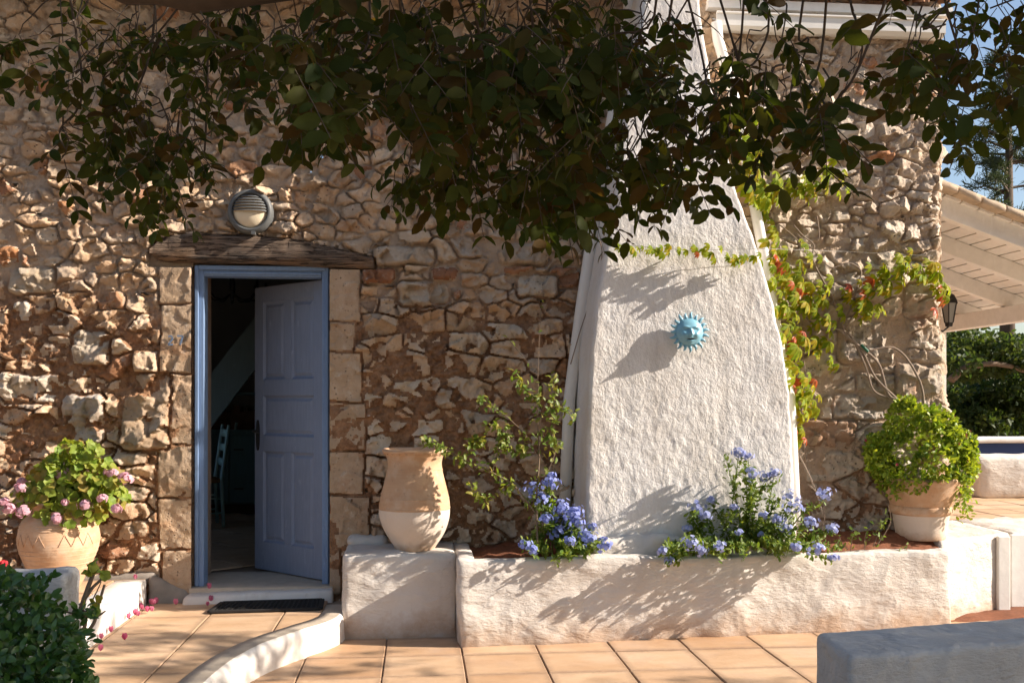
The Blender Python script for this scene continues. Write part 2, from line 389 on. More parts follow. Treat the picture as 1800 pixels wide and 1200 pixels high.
M = dict(
    stone=m_stone(), mortar=m_mortar(),
    plaster=m_plaster('lime_plaster'), stucco=m_plaster('rough_stucco', (.77, .755, .74), 55, .010, .5, .55, True, .12),
    plaster_step=m_plaster('lime_wash', (.77, .75, .72), 40, .004, .25),
    white_metal=m_plain('white_paint_metal', (.74, .72, .68), .45, .08, 6, .1),
    cement=m_plain('cement', (.50, .42, .33), .9, .25, 12, .5, 40),
    grey_cement=m_plain('grey_cement', (.26, .23, .20), .9, .3, 12, .6, 40),
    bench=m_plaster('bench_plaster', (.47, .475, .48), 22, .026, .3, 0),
    tile=m_tile('clay_tile', (.54, .345, .205), (.65, .465, .31)),
    tile_pale=m_tile('pale_clay_tile', (.62, .43, .27), (.70, .51, .345)),
    joint=m_plain('tile_joint', (.27, .20, .145), .95, .3, 20, .5, 80),
    soil=m_plain('red_soil', (.19, .072, .036), .95, .55, 30, 1.0, 70),
    wood_old=m_wood_old(), terracotta=m_terracotta(),
    lime_pot=m_plaster('limewashed_pot', (.70, .60, .51), 50, .004, .8, .5, False, .12),
    blue=m_paint_wood('blue_painted_wood', (.235, .285, .40), .86),
    blue_frame=m_paint_wood('blue_frame_paint', (.20, .30, .48), .86),
    black_metal=m_plain('black_iron', (.018, .016, .015), .45, .2, 12, .15, spec=.5),
    rubber=m_plain('black_rubber', (.022, .02, .019), .75, .2, 20, .3),
    lamp_grey=m_plain('grey_lamp_casing', (.115, .12, .12), .5, .12, 12, .15),
    lamp_glass=m_plain('opal_glass', (.74, .64, .47), .25, .05, 5, 0, spec=.5),
    mask=m_plain('turquoise_glaze', (.20, .43, .55), .28, .3, 14, .1, spec=.6),
    mouth=m_plain('dark_mouth', (.02, .012, .012), .8, .1, 9, 0),
    num=m_plain('faded_blue_paint', (.16, .22, .32), .8, .3, 40, 0),
    bark=m_plain('grey_bark', (.085, .062, .045), .9, .35, 30, .7, 60),
    twig=m_plain('twig_bark', (.20, .145, .10), .85, .35, 40, .4, 80),
    vine_wood=m_plain('vine_wood', (.26, .20, .155), .85, .3, 40, .5, 80),
    green_tie=m_plain('green_tie', (.02, .13, .08), .6, .1, 10, 0),
    wire=m_plain('wire', (.3, .28, .25), .5, .1, 10, 0),
    white_wood=m_paint_wood('white_painted_wood', (.86, .84, .80), .9, (.3, .3, .3), .6),
    roof_tile=m_plain('old_roof_tile', (.36, .19, .11), .9, .45, 9, .5),
    roof_pale=m_plain('lichen_roof_tile', (.47, .37, .27), .9, .4, 12, .6),
    teal=m_paint_wood('teal_paint', (.13, .22, .23), .8),
    teal_chair=m_paint_wood('pale_teal_paint', (.42, .62, .62), .85), teal_stair=m_paint_wood('stair_paint', (.30, .40, .42), .85),
    rush=m_plain('rush_seat', (.36, .20, .08), .85, .3, 40, .5),
    room=m_plain('room_wall', (.36, .35, .33), .9, .1, 3, .2),
    book=m_plain('old_books', (.15, .08, .05), .8, .6, 14, .1),
    stool_wood=m_plain('dark_wood', (.09, .05, .03), .6, .3, 12, .2),
    navy=m_plain('navy_paint', (.025, .05, .15), .6, .1, 5, .1),
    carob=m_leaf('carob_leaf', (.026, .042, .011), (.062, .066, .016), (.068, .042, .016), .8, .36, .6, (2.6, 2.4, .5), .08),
    vine_g=m_leaf('creeper_leaf', (.19, .30, .02), (.40, .42, .03), (.50, .38, .03), .1, .5, .55, (1.6, 1.5, .4), .15),
    vine_r=m_leaf('creeper_red_leaf', (.50, .07, .025), (.60, .20, .04), None, .2, .45, .42, (1.4, 1.1, .8)),
    gera=m_leaf('geranium_leaf', (.19, .30, .04), (.33, .39, .06), (.34, .26, .06), .1, .35, .55),
    pink=m_leaf('pink_petal', (.80, .42, .52), (.84, .58, .65), None, 0, .35, .6, (1.1, 1.0, 1.0)),
    apten=m_leaf('succulent_leaf', (.16, .29, .03), (.38, .44, .05), (.24, .33, .04), 0, .35, .4),
    aflower=m_leaf('magenta_flower', (.50, .04, .10), (.55, .10, .16), None, 0, .2, .6, (1.2, 1, 1)),
    plumb_leaf=m_leaf('plumbago_leaf', (.10, .19, .03), (.22, .28, .05), None, 0, .4, .5),
    plumb=m_leaf('plumbago_flower', (.28, .34, .74), (.40, .46, .82), (.22, .27, .68), 0, .35, .7, (1.0, 1.0, 1.1)),
    plumb_pale=m_leaf('pale_plumbago_flower', (.42, .48, .80), (.56, .60, .84), (.34, .40, .76), 0, .35, .7, (1.0, 1.0, 1.1)),
    shrub=m_leaf('shrub_leaf', (.13, .22, .035), (.27, .33, .06), (.36, .33, .08), 0, .42, .45),
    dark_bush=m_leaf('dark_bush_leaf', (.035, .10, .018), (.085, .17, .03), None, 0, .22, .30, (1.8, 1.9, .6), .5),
    bract=m_leaf('bougainvillea_bract', (.68, .14, .30), (.78, .32, .48), None, 0, .45, .6, (1.2, 1, 1)),
    red=m_plain('red_bloom', (.45, .02, .03), .7, .3, 20, 0),
    far_leaf=m_leaf('far_tree_leaf', (.035, .075, .02), (.085, .12, .03), None, 0, .4, .6),
    pine=m_leaf('pine_needle', (.030, .052, .026), (.06, .085, .04), None, 0, .2, .6),
    ground=m_plain('dry_ground', (.28, .20, .13), .95, .3, 1.2, .5, 30),
    lantern_glass=m_plain('lantern_glass', (.30, .30, .28), .15, .05, 5, 0, spec=.6),
)
# ------------------------------------------------------------------ setting: ground, patio
mb = MB(); mb.add([(-600, -600, -.16), (600, -600, -.16), (600, 600, -.16), (-600, 600, -.16)], [[0, 1, 2, 3]])
mb.build('ground', M['ground'], kind='structure')

def floor_slab(name, pts, z0, z1, mat): 
    return MB().poly(pts, z0, z1).build(name, mat, kind='structure')
patio = floor_slab('patio', [(-6, -9), (3.52, -9), (3.52, .3), (-6, .3)], -.15, -.012, M['joint'])

def tile_mesh(poly, z, h, jit=.002):
    """a tile with a softened rim from an outline (counter-clockwise)"""
    n = len(poly); cx = sum(p[0] for p in poly) / n; cy = sum(p[1] for p in poly) / n
    dz = rng.uniform(-jit, jit); V = []; sx = rng.uniform(-.004, .004); sy = rng.uniform(-.004, .004)
    def ring(ins, zz):
        for x, y in poly:
            d = math.hypot(x - cx, y - cy) or 1
            V.append((x - (x - cx) / d * ins, y - (y - cy) / d * ins, zz + dz + (x - cx) * sx + (y - cy) * sy))
    ring(0, z - h); ring(0, z - .004); ring(.006, z)
    F = [[i + n * k, (i + 1) % n + n * k, (i + 1) % n + n * (k + 1), i + n * (k + 1)] for k in (0, 1) for i in range(n)]
    F.append([2 * n + i for i in range(n)])
    return mesh_np('tile', V, F, False)
def lay_tiles(parent, x0, x1, y0, y1, tw, td, z, mat, edge=None, gap=.007, rot=0):
    nx = int(round((x1 - x0) / tw)); ny = int(round((y1 - y0) / td))
    for j in range(ny):
        for i in range(nx):
            a, b = x0 + i * tw + gap / 2, x0 + (i + 1) * tw - gap / 2
            c, d = y0 + j * td + gap / 2, y0 + (j + 1) * td - gap / 2
            a += rng.uniform(-.0015, .0015); b += rng.uniform(-.0015, .0015); c += rng.uniform(-.0015, .0015); d += rng.uniform(-.0015, .0015)
            if edge is None: poly = [(a, c), (b, c), (b, d), (a, d)]
            else:
                ys = [c + (d - c) * k / 5 for k in range(6)]
                xs = [min(b, edge(y)) for y in ys]
                if max(xs) < a + .02: continue
                xs = [max(x, a + .004) for x in xs]
                poly = [(a, c)] + list(zip(xs, ys)) + [(a, d)]
            mobj('tile', tile_mesh(poly, z, .012), mat, parent)
# patio tiles: 0.44 x 0.42
TX0 = G(679, 1130, 0).x - .44 * 2; TY0 = G(820, 1150, 0).y
lay_tiles(patio, TX0, TX0 + .44 * 11, TY0 - .42 * 6, TY0 + .42 * 2, .44, .42, 0, M['tile'])

# ------------------------------------------------------------------ raised door platform with curved lime-washed riser
edge_pts = [(-.452, -.30), (-.457, -.56), (-.485, -.74), (-.64, -.93), (-.84, -1.30), (-.93, -1.64), (-.97, -1.99), (-.98, -2.5), (-.98, -3.6)]
def edge_x(y):
    e = sorted(edge_pts, key=lambda p: p[1])
    if y <= e[0][1]: return e[0][0]
    for (xa, ya), (xb, yb) in zip(e, e[1:]):
        if ya <= y <= yb:
            t = (y - ya) / (yb - ya); return xa + (xb - xa) * t
    return e[-1][0]
def edge_s(y): return sum(edge_x(y + d) for d in (-.12, -.06, 0, .06, .12)) / 5
PLZ = .155
ys = [-3.6 + 3.5 * k / 40 for k in range(41)]
platform = MB().poly([(-5, -3.6)] + [(edge_s(y) - .02, y) for y in ys] + [(-5, -.1)], -.14, PLZ - .012).build('door_platform', M['joint'], kind='structure')
PX0 = G(366, 1083, PLZ).x
lay_tiles(platform, PX0 - .44 * 4, PX0 + .44 * 3, G(366, 1083, PLZ).y - .42 * 7, G(366, 1083, PLZ).y + .42 * 1, .44, .42, PLZ, M['tile_pale'], lambda y: edge_s(y) - .13)
# cement coping and white riser following the curve
def ribbon(name, prof, mat, parent, amp=.004):
    V = []; F = []; yy = [-3.6 + 3.32 * k / 110 for k in range(111)]; n = len(prof)
    for y in yy:
        x = edge_s(y); sl = (edge_s(y + .02) - edge_s(y - .02)) / .04; L = math.hypot(1, sl); nx, ny = 1 / L, -sl / L
        for o, z in prof: V.append((x + nx * o, y + ny * o, z))
    V = np.array(V); D = np.stack([fbm(V, 9, 3, k) for k in (1, 2, 3)], 1) * amp; V = V + D
    for i in range(len(yy) - 1):
        for k in range(n - 1): F.append([i*n+k, i*n+k+1, (i+1)*n+k+1, (i+1)*n+k])
    return mobj(name, mesh_np(name, V, F), mat, parent)
ribbon('coping', [(-.125, PLZ - .02), (-.125, PLZ + .003), (-.06, PLZ + .005), (-.010, PLZ + .003)], M['cement'], platform, .002)
ribbon('riser', [(-.02, PLZ + .001), (-.004, PLZ - .004), (.008, PLZ - .022), (.012, .10), (.014, .05), (.02, -.03)], M['plaster_step'], platform, .005)

# upper step left of the door with a white riser that faces the sun
STZ = .317
step = MB().box((-5, -3.2, -.14), (-1.74, -.05, STZ - .012)).build('upper_step', M['joint'], kind='structure')
V, F = rbox(hexa(-1.90, -3.2, PLZ - .03, -1.71, -.17, STZ), .012, .05, .004, 6)
mobj('riser', mesh_np('riser', V, F), M['plaster_step'], step)
lay_tiles(step, -1.905 - .44 * 5, -1.905, -.17 - .42 * 7, -.17, .44, .42, STZ - .003, M['tile_pale'])
# grey cement fillet and rubble at the foot of the wall by the step
V, F = rbox([(-1.72,-.16,.10),(-1.40,-.10,.10),(-1.40,.05,.10),(-1.72,.05,.10),(-1.72,-.13,.33),(-1.50,-.05,.25),(-1.5,.05,.25),(-1.72,.05,.33)], .04, .03, .02, 9)
mobj('cement_fillet', mesh_np('cement_fillet', V, F), M['grey_cement'], step)
V, F = rbox(hexa(-3.4, -.09, .26, -1.68, .04, .345), .03, .04, .014, 7)
mobj('cement_fillet', mesh_np('cement_fillet', V, F), M['grey_cement'], step)

# ------------------------------------------------------------------ the house: rubble wall
house = thing('stone_house', 'old rubble stone house with blue door and whitewashed chimney breast', 'house', (0, 0, 0))
WX0, WX1, WZ0, WZ1 = -4.4, 3.64, -.1, 4.22
DX0, DX1, DZ0, DZ1 = -1.455, -.582, .235, 2.33      # opening
CH = []      # chimney breast: z, left x, right x, projection
for py, l, r_, p_ in ((1000,1030,1402,.54), (940,1030,1401,.54), (860,1031,1396,.54), (770,1033,1393,.535), (690,1036,1388,.53), (600,1041,1375,.525), (530,1049,1360,.52), (440,1066,1335,.515), (340,1081,1298,.51), (200,1099,1262,.50), (60,1123,1237,.50), (-150,1150,1215,.50)):
    a, b = P(l, py, -p_), P(r_, py, -p_); CH.append((a.z, a.x, b.x, p_))
def chim(z):
    for a, b in zip(CH, CH[1:]):
        if z <= b[0]:
            t = max(0, (z - a[0]) / (b[0] - a[0])); return tuple(a[k] + (b[k] - a[k]) * t for k in (1, 2, 3))
    return CH[-1][1:]
def earth(x, z):
    """1 where the joints are brown earth, 0 where they are pale lime mortar"""
    p = np.stack([np.asarray(x, float), np.zeros_like(np.asarray(x, float)), np.asarray(z, float)], 1)
    n = fbm(p, 1.6, 4, 3.0)
    e = 1 / (1 + np.exp(-((2.02 - p[:, 2]) + n * .55) * 9))
    right = 1 / (1 + np.exp(-(p[:, 0] - 2.2) * 8))
    e = e * (1 - right) + right * (1 / (1 + np.exp(-((.85 - p[:, 2]) + n * .5) * 6)))
    return e

pts = []; wts = []
z = -.05
while z < WZ1:
    low = z < 1.95
    h = rng.uniform(.085, .160) if low else rng.uniform(.065, .125)
    x = WX0 - rng.uniform(0, .3)
    while x < WX1 + .45:
        hh = h
        w = hh * rng.choice((1.0, 1.4, 1.7, 2.1, 2.5, 3.1)) * rng.uniform(.85, 1.15)
        big = x > 2.3 and .75 < z < 1.95
        if big: w *= 1.5
        if not (x > 2.3 and rng.random() < .38):
            pts.append((x + w / 2, z + hh / 2 + rng.uniform(-.34, .34) * hh + .03 * math.sin(x * 1.7 + z * 2))); wts.append(rng.uniform(-.014, .022))
        if rng.random() < .22: pts.append((x + w * rng.random(), z + hh * rng.uniform(.8, 1.1))); wts.append(-.022)
        x += w
    z += h
pts = np.array(pts); wts = np.array(wts); AS = 1.7
NP = len(pts)
# special stones: dressed jambs, rust-red blocks and long pale ones (px rectangles, tint, proud, jamb?)
def rect(px0, py0, px1, py1): a = P(px0, py1, 0); b = P(px1, py0, 0); return (a.x, a.z, b.x, b.z)
JT = (.50, .375, .265)
SPEC = [(rect(*q), JT, .058, True) for q in ((281, 464, 341, 535), (285, 536, 342, 656), (298, 657, 343, 781), (279, 782, 345, 875), (282, 876, 347, 964), (286, 965, 350, 1060),
        (576, 470, 635, 567), (577, 568, 624, 620), (578, 621, 636, 705), (576, 706, 642, 790), (577, 791, 640, 868), (578, 869, 652, 962), (579, 963, 602, 1040))]
SPEC += [(rect(*q), t_, .075, False) for q, t_ in (((216, 655, 304, 790), (.47, .36, .26)), ((634, 470, 698, 501), (.34, .17, .10)), ((757, 470, 808, 499), (.34, .17, .10)), ((966, 468, 1020, 509), (.33, .18, .11)),
        ((657, 434, 767, 469), (.50, .41, .32)), ((698, 497, 792, 540), (.52, .44, .35)), ((906, 483, 982, 526), (.51, .43, .34)), ((874, 428, 964, 467), (.50, .40, .30)),
        ((0, 432, 42, 469), (.45, .23, .12)), ((20, 470, 106, 518), (.50, .41, .31)), ((1500, 655, 1600, 740), (.44, .385, .32)), ((1470, 560, 1590, 640), (.45, .39, .33)), ((1585, 500, 1668, 560), (.47, .42, .36)), ((1570, 640, 1670, 700), (.46, .40, .34)),
        ((1455, 690, 1560, 738), (.45, .39, .33)), ((1400, 735, 1500, 790), (.40, .27, .19)), ((5, 655, 120, 705), (.54, .47, .39)), ((110, 690, 190, 780), (.50, .44, .38)), ((130, 580, 200, 645), (.51, .44, .36)), ((25, 525, 62, 570), (.56, .50, .42)))]

stp = .0085
gx = np.arange(-3.05, WX1 + .26, stp); gz = np.arange(.02, WZ1 + .001, stp)
XX, ZZ = np.meshgrid(gx, gz); xs, zs = XX.ravel(), ZZ.ravel()
p3 = np.stack([xs, 0 * xs, zs], 1)
# irregular outlines: bend the plane before asking which stone a point belongs to
wx = xs + .030 * fbm(p3, 5, 3, 11.0) + .010 * fbm(p3, 22, 2, 12.0); wz = zs + .024 * fbm(p3, 5, 3, 13.0) + .009 * fbm(p3, 22, 2, 14.0)
lab = np.zeros(len(xs), int); F1 = np.full(len(xs), 9.0); F2 = np.full(len(xs), 9.0)
band = .25
for z0 in np.arange(WZ0, WZ1 + band, band):
    for x0 in np.arange(-3.2, 4.2, .6):
        sel = np.where((wz >= z0) & (wz < z0 + band) & (wx >= x0) & (wx < x0 + .6))[0]
        if not len(sel): continue
        pi = np.where((pts[:, 1] > z0 - .38) & (pts[:, 1] < z0 + band + .38) & (pts[:, 0] > x0 - .5) & (pts[:, 0] < x0 + 1.1))[0]
        D = np.sqrt((wx[sel, None] - pts[None, pi, 0]) ** 2 + ((wz[sel, None] - pts[None, pi, 1]) * AS) ** 2) - wts[None, pi]
        o2 = np.argpartition(D, 1, axis=1)[:, :2]; d2 = np.take_along_axis(D, o2, 1)
        sw = d2[:, 0] > d2[:, 1]; o2[sw] = o2[sw][:, ::-1]; d2[sw] = d2[sw][:, ::-1]
        lab[sel] = pi[o2[:, 0]]; F1[sel] = d2[:, 0]; F2[sel] = d2[:, 1]
bd = (F2 - F1) / 2                                  # distance to the stone's border
ctr = np.concatenate([pts, np.array([[(q[0] + q[2]) / 2, (q[1] + q[3]) / 2] for q, *_ in SPEC])])
jamb = np.zeros(NP + len(SPEC), bool)
for k, (q, t_, pr, jm) in enumerate(SPEC):
    jamb[NP + k] = jm; f_ = .75 if jm else .9
    ax = xs + (wx - xs) * f_; az = zs + (wz - zs) * f_
    d = np.minimum(np.minimum(ax - q[0], q[2] - ax), np.minimum(az - q[1], q[3] - az))
    if not jm:                                       # cut the corners of the natural ones
        c_ = np.minimum(np.minimum((ax - q[0]) + (az - q[1]), (q[2] - ax) + (az - q[1])), np.minimum((ax - q[0]) + (q[3] - az), (q[2] - ax) + (q[3] - az))) * .7 - .02
        d = np.minimum(d, c_)
    ins = d > 0; lab[ins] = NP + k; bd[ins] = d[ins]
    near = (d > -.04) & ~ins; bd[near] = np.minimum(bd[near], -d[near] * .8)
NS = NP + len(SPEC)
sr = np.random.default_rng(5)
ee = earth(xs, zs)
Hs = sr.uniform(.040, .075, NS); Hs = np.where(ctr[:, 0] > 2.3, .038 + .7 * (Hs - .040), Hs); tx, tz = sr.uniform(-.30, .30, NS), sr.uniform(-.28, .28, NS); gp = sr.uniform(.001, .004, NS); ed = sr.uniform(.007, .026, NS); pitty = sr.random(NS)
tx = np.where(ctr[:, 0] > 2.3, tx * .6 - .05, tx)
for k, (q, t_, pr, jm) in enumerate(SPEC):
    Hs[NP + k] = pr if ctr[NP + k, 0] < 2.3 else .052; 
    if jm: tx[NP + k] *= .1; tz[NP + k] *= .1; ed[NP + k] = .010; gp[NP + k] = .0005
    else: ed[NP + k] = .03
small = np.minimum(1, (bd.max() * 0 + 1))
s_ = np.clip((bd - gp[lab]) / ed[lab], 0, 1); prof = np.sqrt(np.maximum(0, 1 - (1 - s_) ** 2.2))
# broken faces: a second, finer cell pattern whose cells are tilted planes
cp = np.stack([sr.uniform(-3.2, 4.1, 4200), sr.uniform(-.1, 4.4, 4200)], 1); cg = sr.normal(0, .33, (4200, 2)); co = sr.normal(0, .008, 4200)
fac = np.zeros(len(xs)); fx = xs + .014 * fbm(p3, 14, 2, 21.0); fz = zs + .014 * fbm(p3, 14, 2, 22.0)
for z0 in np.arange(-.1, WZ1 + .2, .2):
    for x0 in np.arange(-3.2, 4.2, .4):
        sel = np.where((fz >= z0) & (fz < z0 + .2) & (fx >= x0) & (fx < x0 + .4))[0]
        if not len(sel): continue
        pi = np.where((cp[:, 1] > z0 - .2) & (cp[:, 1] < z0 + .4) & (cp[:, 0] > x0 - .2) & (cp[:, 0] < x0 + .6))[0]
        D = (fx[sel, None] - cp[None, pi, 0]) ** 2 + (fz[sel, None] - cp[None, pi, 1]) ** 2
        j = pi[np.argmin(D, 1)]
        fac[sel] = co[j] + cg[j, 0] * (fx[sel] - cp[j, 0]) + cg[j, 1] * (fz[sel] - cp[j, 1])
jm_v = jamb[lab]; rg = np.where(jm_v, .22, 1.0) * np.where((ee > .5) & (xs < 2.3), 1.15, .95)
n1 = fbm(p3, 9, 3, 31.0); n2 = fbm(p3, 27, 3, 32.0); n3 = fbm(p3, 70, 2, 33.0)
pit = np.clip((fbm(p3, 24, 2, 35.0) - .22) / .16, 0, 1) * (pitty[lab] > .45) * (~jm_v)
sh = Hs[lab] * prof + prof * ((xs - ctr[lab, 0]) * tx[lab] + (zs - ctr[lab, 1]) * tz[lab])
sh = sh + prof * rg * (fac * 1.0 + n1 * .010 + n2 * .008 + n3 * .007) - pit * .016 * prof
mh = (1 - ee) * (.024 + .015 * fbm(p3, 8, 3, 41.0) + .007 * n2 + .004 * n3) + ee * (.029 + .032 * fbm(p3, 3.6, 3, 42.0) + .024 * n2 + .020 * np.abs(fbm(p3, 30, 3, 43.0)) + .010 * n3)
mh = np.where(jm_v, .043 + .036 * fbm(p3, 3.5, 3, 44.0) + .008 * n2 + .004 * n3, mh)
lz_ = np.interp(xs, [-1.73, -1.69, -1.6, -1.43, -1.07, -.83, -.65, -.43, -.29], [2.43, 2.485, 2.515, 2.532, 2.530, 2.505, 2.472, 2.425, 2.395])
inl = (xs > -1.735) & (xs < -.275) & (zs > 2.31) & (zs < lz_ - .004)
sh = np.where(inl, -.02, sh); mh = np.where(inl, 0, mh)
isst = (sh > mh) & (s_ > .02)
hh_ = np.where(isst, sh, mh)
# wrap the sheet round the house corner at the right
xc = 3.635 + .055 * np.clip((1.95 - zs) / .5, 0, 1) * np.clip((zs - .75) / .25, 0, 1) + .018 * fbm(np.stack([0 * xs, 0 * xs, zs], 1), 6, 2, 51.0)
u = xs - xc; ur = .045
X = np.where(u > -ur, xc - ur + ur * (1 - np.exp(-(u + ur) / ur)) , xs); Yb = np.where(u > -ur, (u + ur) - ur * (1 - np.exp(-(u + ur) / ur)), 0)
nxw = np.clip((u + ur) / (2 * ur), 0, 1)
Vw = np.stack([X + hh_ * nxw * .8, Yb - hh_ * (1 - nxw), zs], 1)
nx = len(gx); nz2 = len(gz)
idx = np.arange(len(xs)).reshape(nz2, nx)
Q = np.stack([idx[:-1, :-1].ravel(), idx[:-1, 1:].ravel(), idx[1:, 1:].ravel(), idx[1:, :-1].ravel()], 1)
qx = xs[Q].mean(1); qz = zs[Q].mean(1)
hole = (qx > DX0 - .002) & (qx < DX1 + .002) & (qz < DZ1 + .02)
bx_ = np.interp(qz, [c[0] for c in CH], [c[1] for c in CH]); by_ = np.interp(qz, [c[0] for c in CH], [c[2] for c in CH])
hid = ((qx > bx_ + .06) & (qx < by_ - .06)) | ((qx > .34) & (qx < 3.42) & (qz < .38)) | ((qx > -.42) & (qx < .22) & (qz < .42)) | ((qx < -1.75) & (qz < .22))
Q = Q[~hole & ~hid]
ql = np.where(isst[Q].all(1) & (lab[Q] == lab[Q[:, :1]]).all(1), lab[Q[:, 0]], -1)
def submesh(name, faces):
    uq, inv = np.unique(faces, return_inverse=True)
    return mesh_np(name, Vw[uq], inv.reshape(faces.shape)), uq
me, uq = submesh('wall', Q[ql < 0])
at = me.attributes.new('earth', 'FLOAT', 'POINT'); at.data.foreach_set('value', ee[uq].astype(np.float32))
wall = mobj('wall', me, M['mortar'], house)
wall['label'] = 'rubble limestone front wall with brown earth joints low down and pale lime joints above'
ordr = np.argsort(ql, kind='stable'); qs = ql[ordr]; cut = np.searchsorted(qs, np.arange(NS + 1))
info = []; crumbs = []
def comps(fi):
    """split a stone's quads into connected pieces, largest first"""
    own = {}; par = list(range(len(fi)))
    def find(a):
        while par[a] != a: par[a] = par[par[a]]; a = par[a]
        return a
    for k, q in enumerate(Q[fi].tolist()):
        for v in q:
            if v in own: par[find(k)] = find(own[v])
            else: own[v] = k
    g_ = {}
    for k in range(len(fi)): g_.setdefault(find(k), []).append(k)
    return [fi[np.array(v)] for v in sorted(g_.values(), key=len, reverse=True)]
for i in range(NS):
    fi = ordr[cut[i]:cut[i + 1]]
    if len(fi) < 8: continue
    cs_ = comps(fi); fi = cs_[0]; crumbs += [(i, c_) for c_ in cs_[1:]]
    c = Vw[Q[fi].ravel()].mean(0); px, py, d = topix(c)
    vis = 5 < px < 1690 and 25 < py < 1100
    info.append((i, fi, len(fi) * (1 if vis else .001) * (.5 if py < 200 else 1) * (3 if jamb[i] else 1), c))
info.sort(key=lambda t: -t[2])
def tint_of(i, c):
    lr = random.Random(i * 13 + 1)
    if i >= NP: t_ = np.array(SPEC[i - NP][1]) * lr.uniform(.9, 1.08); return t_
    return np.array(stone_tint(c[0], c[2], lr))
def stone_tint(x, z, lr):
    """cream, grey, pinkish and rust-red limestones"""
    base = np.array(lr.choice(((.53, .395, .275), (.50, .38, .275), (.56, .455, .345), (.47, .37, .28), (.53, .375, .25))))
    if z < 1.95 and x < 1.2: base = base * 1.06 + np.array((.02, .026, .028))
    if x > 2.3: base = np.array(lr.choice(((.55, .475, .395), (.51, .435, .36), (.58, .515, .44), (.47, .395, .325))))
    if lr.random() < (.045 if x < 2.3 else .02): base = np.array(lr.choice(((.38, .20, .115), (.34, .185, .115), (.42, .24, .14))))
    return base * lr.uniform(.92, 1.16) * (1.06 if z > 2 else 1.0)  # upper stones a little paler: bounced light put into their colour
for i, fi, s2, c in info[:290]:
    me, uq = submesh('jamb_stone' if jamb[i] else 'stone', Q[fi])
    at = me.color_attributes.new('tint', 'FLOAT_COLOR', 'POINT'); at.data.foreach_set('color', np.tile(np.array([*tint_of(i, c), 1.0], np.float32), len(uq)))
    mobj(me.name.split('.')[0], me, M['stone'], wall)
info += [(i, c_, 0, Vw[Q[c_].ravel()].mean(0)) for i, c_ in crumbs]
rest = np.concatenate([fi for i, fi, s2, c in info[290:]]); tv = np.zeros((len(xs), 4), np.float32); tv[:, 3] = 1
for i, fi, s2, c in info[290:]: tv[np.unique(Q[fi]), :3] = tint_of(i, c)
me, uq = submesh('small_stones', Q[rest])
at = me.color_attributes.new('tint', 'FLOAT_COLOR', 'POINT'); at.data.foreach_set('color', tv[uq].ravel())
mobj('small_stones', me, M['stone'], wall, kind='stuff')
# plain continuation of the wall beyond the left edge of the view
V, F = rbox(hexa(WX0 - 2, -.03, -.1, -3.045, .3, WZ1), .01, .05, .05, 5, 3)
me = mesh_np('wall_end', V, F); at = me.attributes.new('earth', 'FLOAT', 'POINT'); at.data.foreach_set('value', np.full(len(me.vertices), .4, np.float32)); mobj('wall_end', me, M['mortar'], wall)

# wall body: reveals of the door opening and the thickness of the masonry
TH = .52
mb = MB()
mb.box((DX0 - .30, .03, -.1), (DX0 + .004, TH, DZ1 + .01))
mb.box((DX1 - .004, .03, -.1), (DX1 + .30, TH, DZ1 + .01))
mb.box((DX0 - .30, .03, DZ1 + .012), (DX1 + .30, TH, DZ1 + .4))
mb.box((WX1 - .03, -.004, -.1), (WX1 + .004, 4.9, WZ1))
mb.box((WX0, .02, WZ1 - .02), (WX1, TH, WZ1 + .02))
ww = mb.mesh('wall_core'); at = ww.attributes.new('earth', 'FLOAT', 'POINT'); at.data.foreach_set('value', np.full(len(ww.vertices), .3, np.float32))
mobj('wall_core', ww, M['mortar'], wall)
# threshold and its lime kerb
V, F = rbox(hexa(DX0 - .02, -.07, .06, DX1 + .03, .56, .238), .012, .06, .004, 6); mobj('threshold', mesh_np('threshold', V, F), M['cement'], house)
V, F = rbox([(-1.50,-.20,.10),(-.55,-.155,.10),(-.55,-.03,.10),(-1.50,-.05,.10),(-1.48,-.185,.205),(-.55,-.14,.225),(-.55,-.03,.23),(-1.48,-.05,.21)], .025, .035, .008, 8)
mobj('kerb', mesh_np('kerb', V, F), M['plaster_step'], house)

# timber lintel: a curved, split old trunk
n = 60; prof = []
Vl = []; Fl = []; k = 20
for i in range(n + 1):
    t = i / n; x = -1.715 + 1.425 * t
    zt = float(np.interp(t, [0, .03, .08, .2, .45, .62, .75, .9, 1], [2.43, 2.485, 2.515, 2.532, 2.530, 2.505, 2.472, 2.425, 2.395]))
    zb = float(np.interp(t, [0, .03, .1, .3, .5, .8, 1], [2.385, 2.352, 2.340, 2.344, 2.338, 2.322, 2.312]))
    c = (zt + zb) / 2; hh = (zt - zb) / 2
    for j in range(k):
        w = 2 * math.pi * j / k; cw, sw = math.cos(w), math.sin(w)
        yy_ = -.085 * math.copysign(abs(cw) ** .45, cw); zz_ = hh * math.copysign(abs(sw) ** .55, sw)
        Vl.append((x, yy_ if yy_ < 0 else .2, c + zz_))
for i in range(n):
    for j in range(k): Fl.append([i*k+j, i*k+(j+1) % k, (i+1)*k+(j+1) % k, (i+1)*k+j])
Fl.append(list(range(k))); Fl.append([n*k+j for j in range(k)][::-1])
Vl = np.array(Vl)
g = fbm(Vl * np.array([1.0, 3, 9.0]), 2.6, 4, 2.0); g2 = fbm(Vl * np.array([.7, 2, 14.0]), 2.0, 3, 8.0)
Vl[:, 1] -= np.where(Vl[:, 1] < .1, g * .016 - .03 * np.exp(-(g2 / .10) ** 2) * .55, 0); Vl[:, 2] += g * .006
mobj('lintel', mesh_np('lintel', Vl, Fl), M['wood_old'], house, label='weathered curved timber beam over the door')

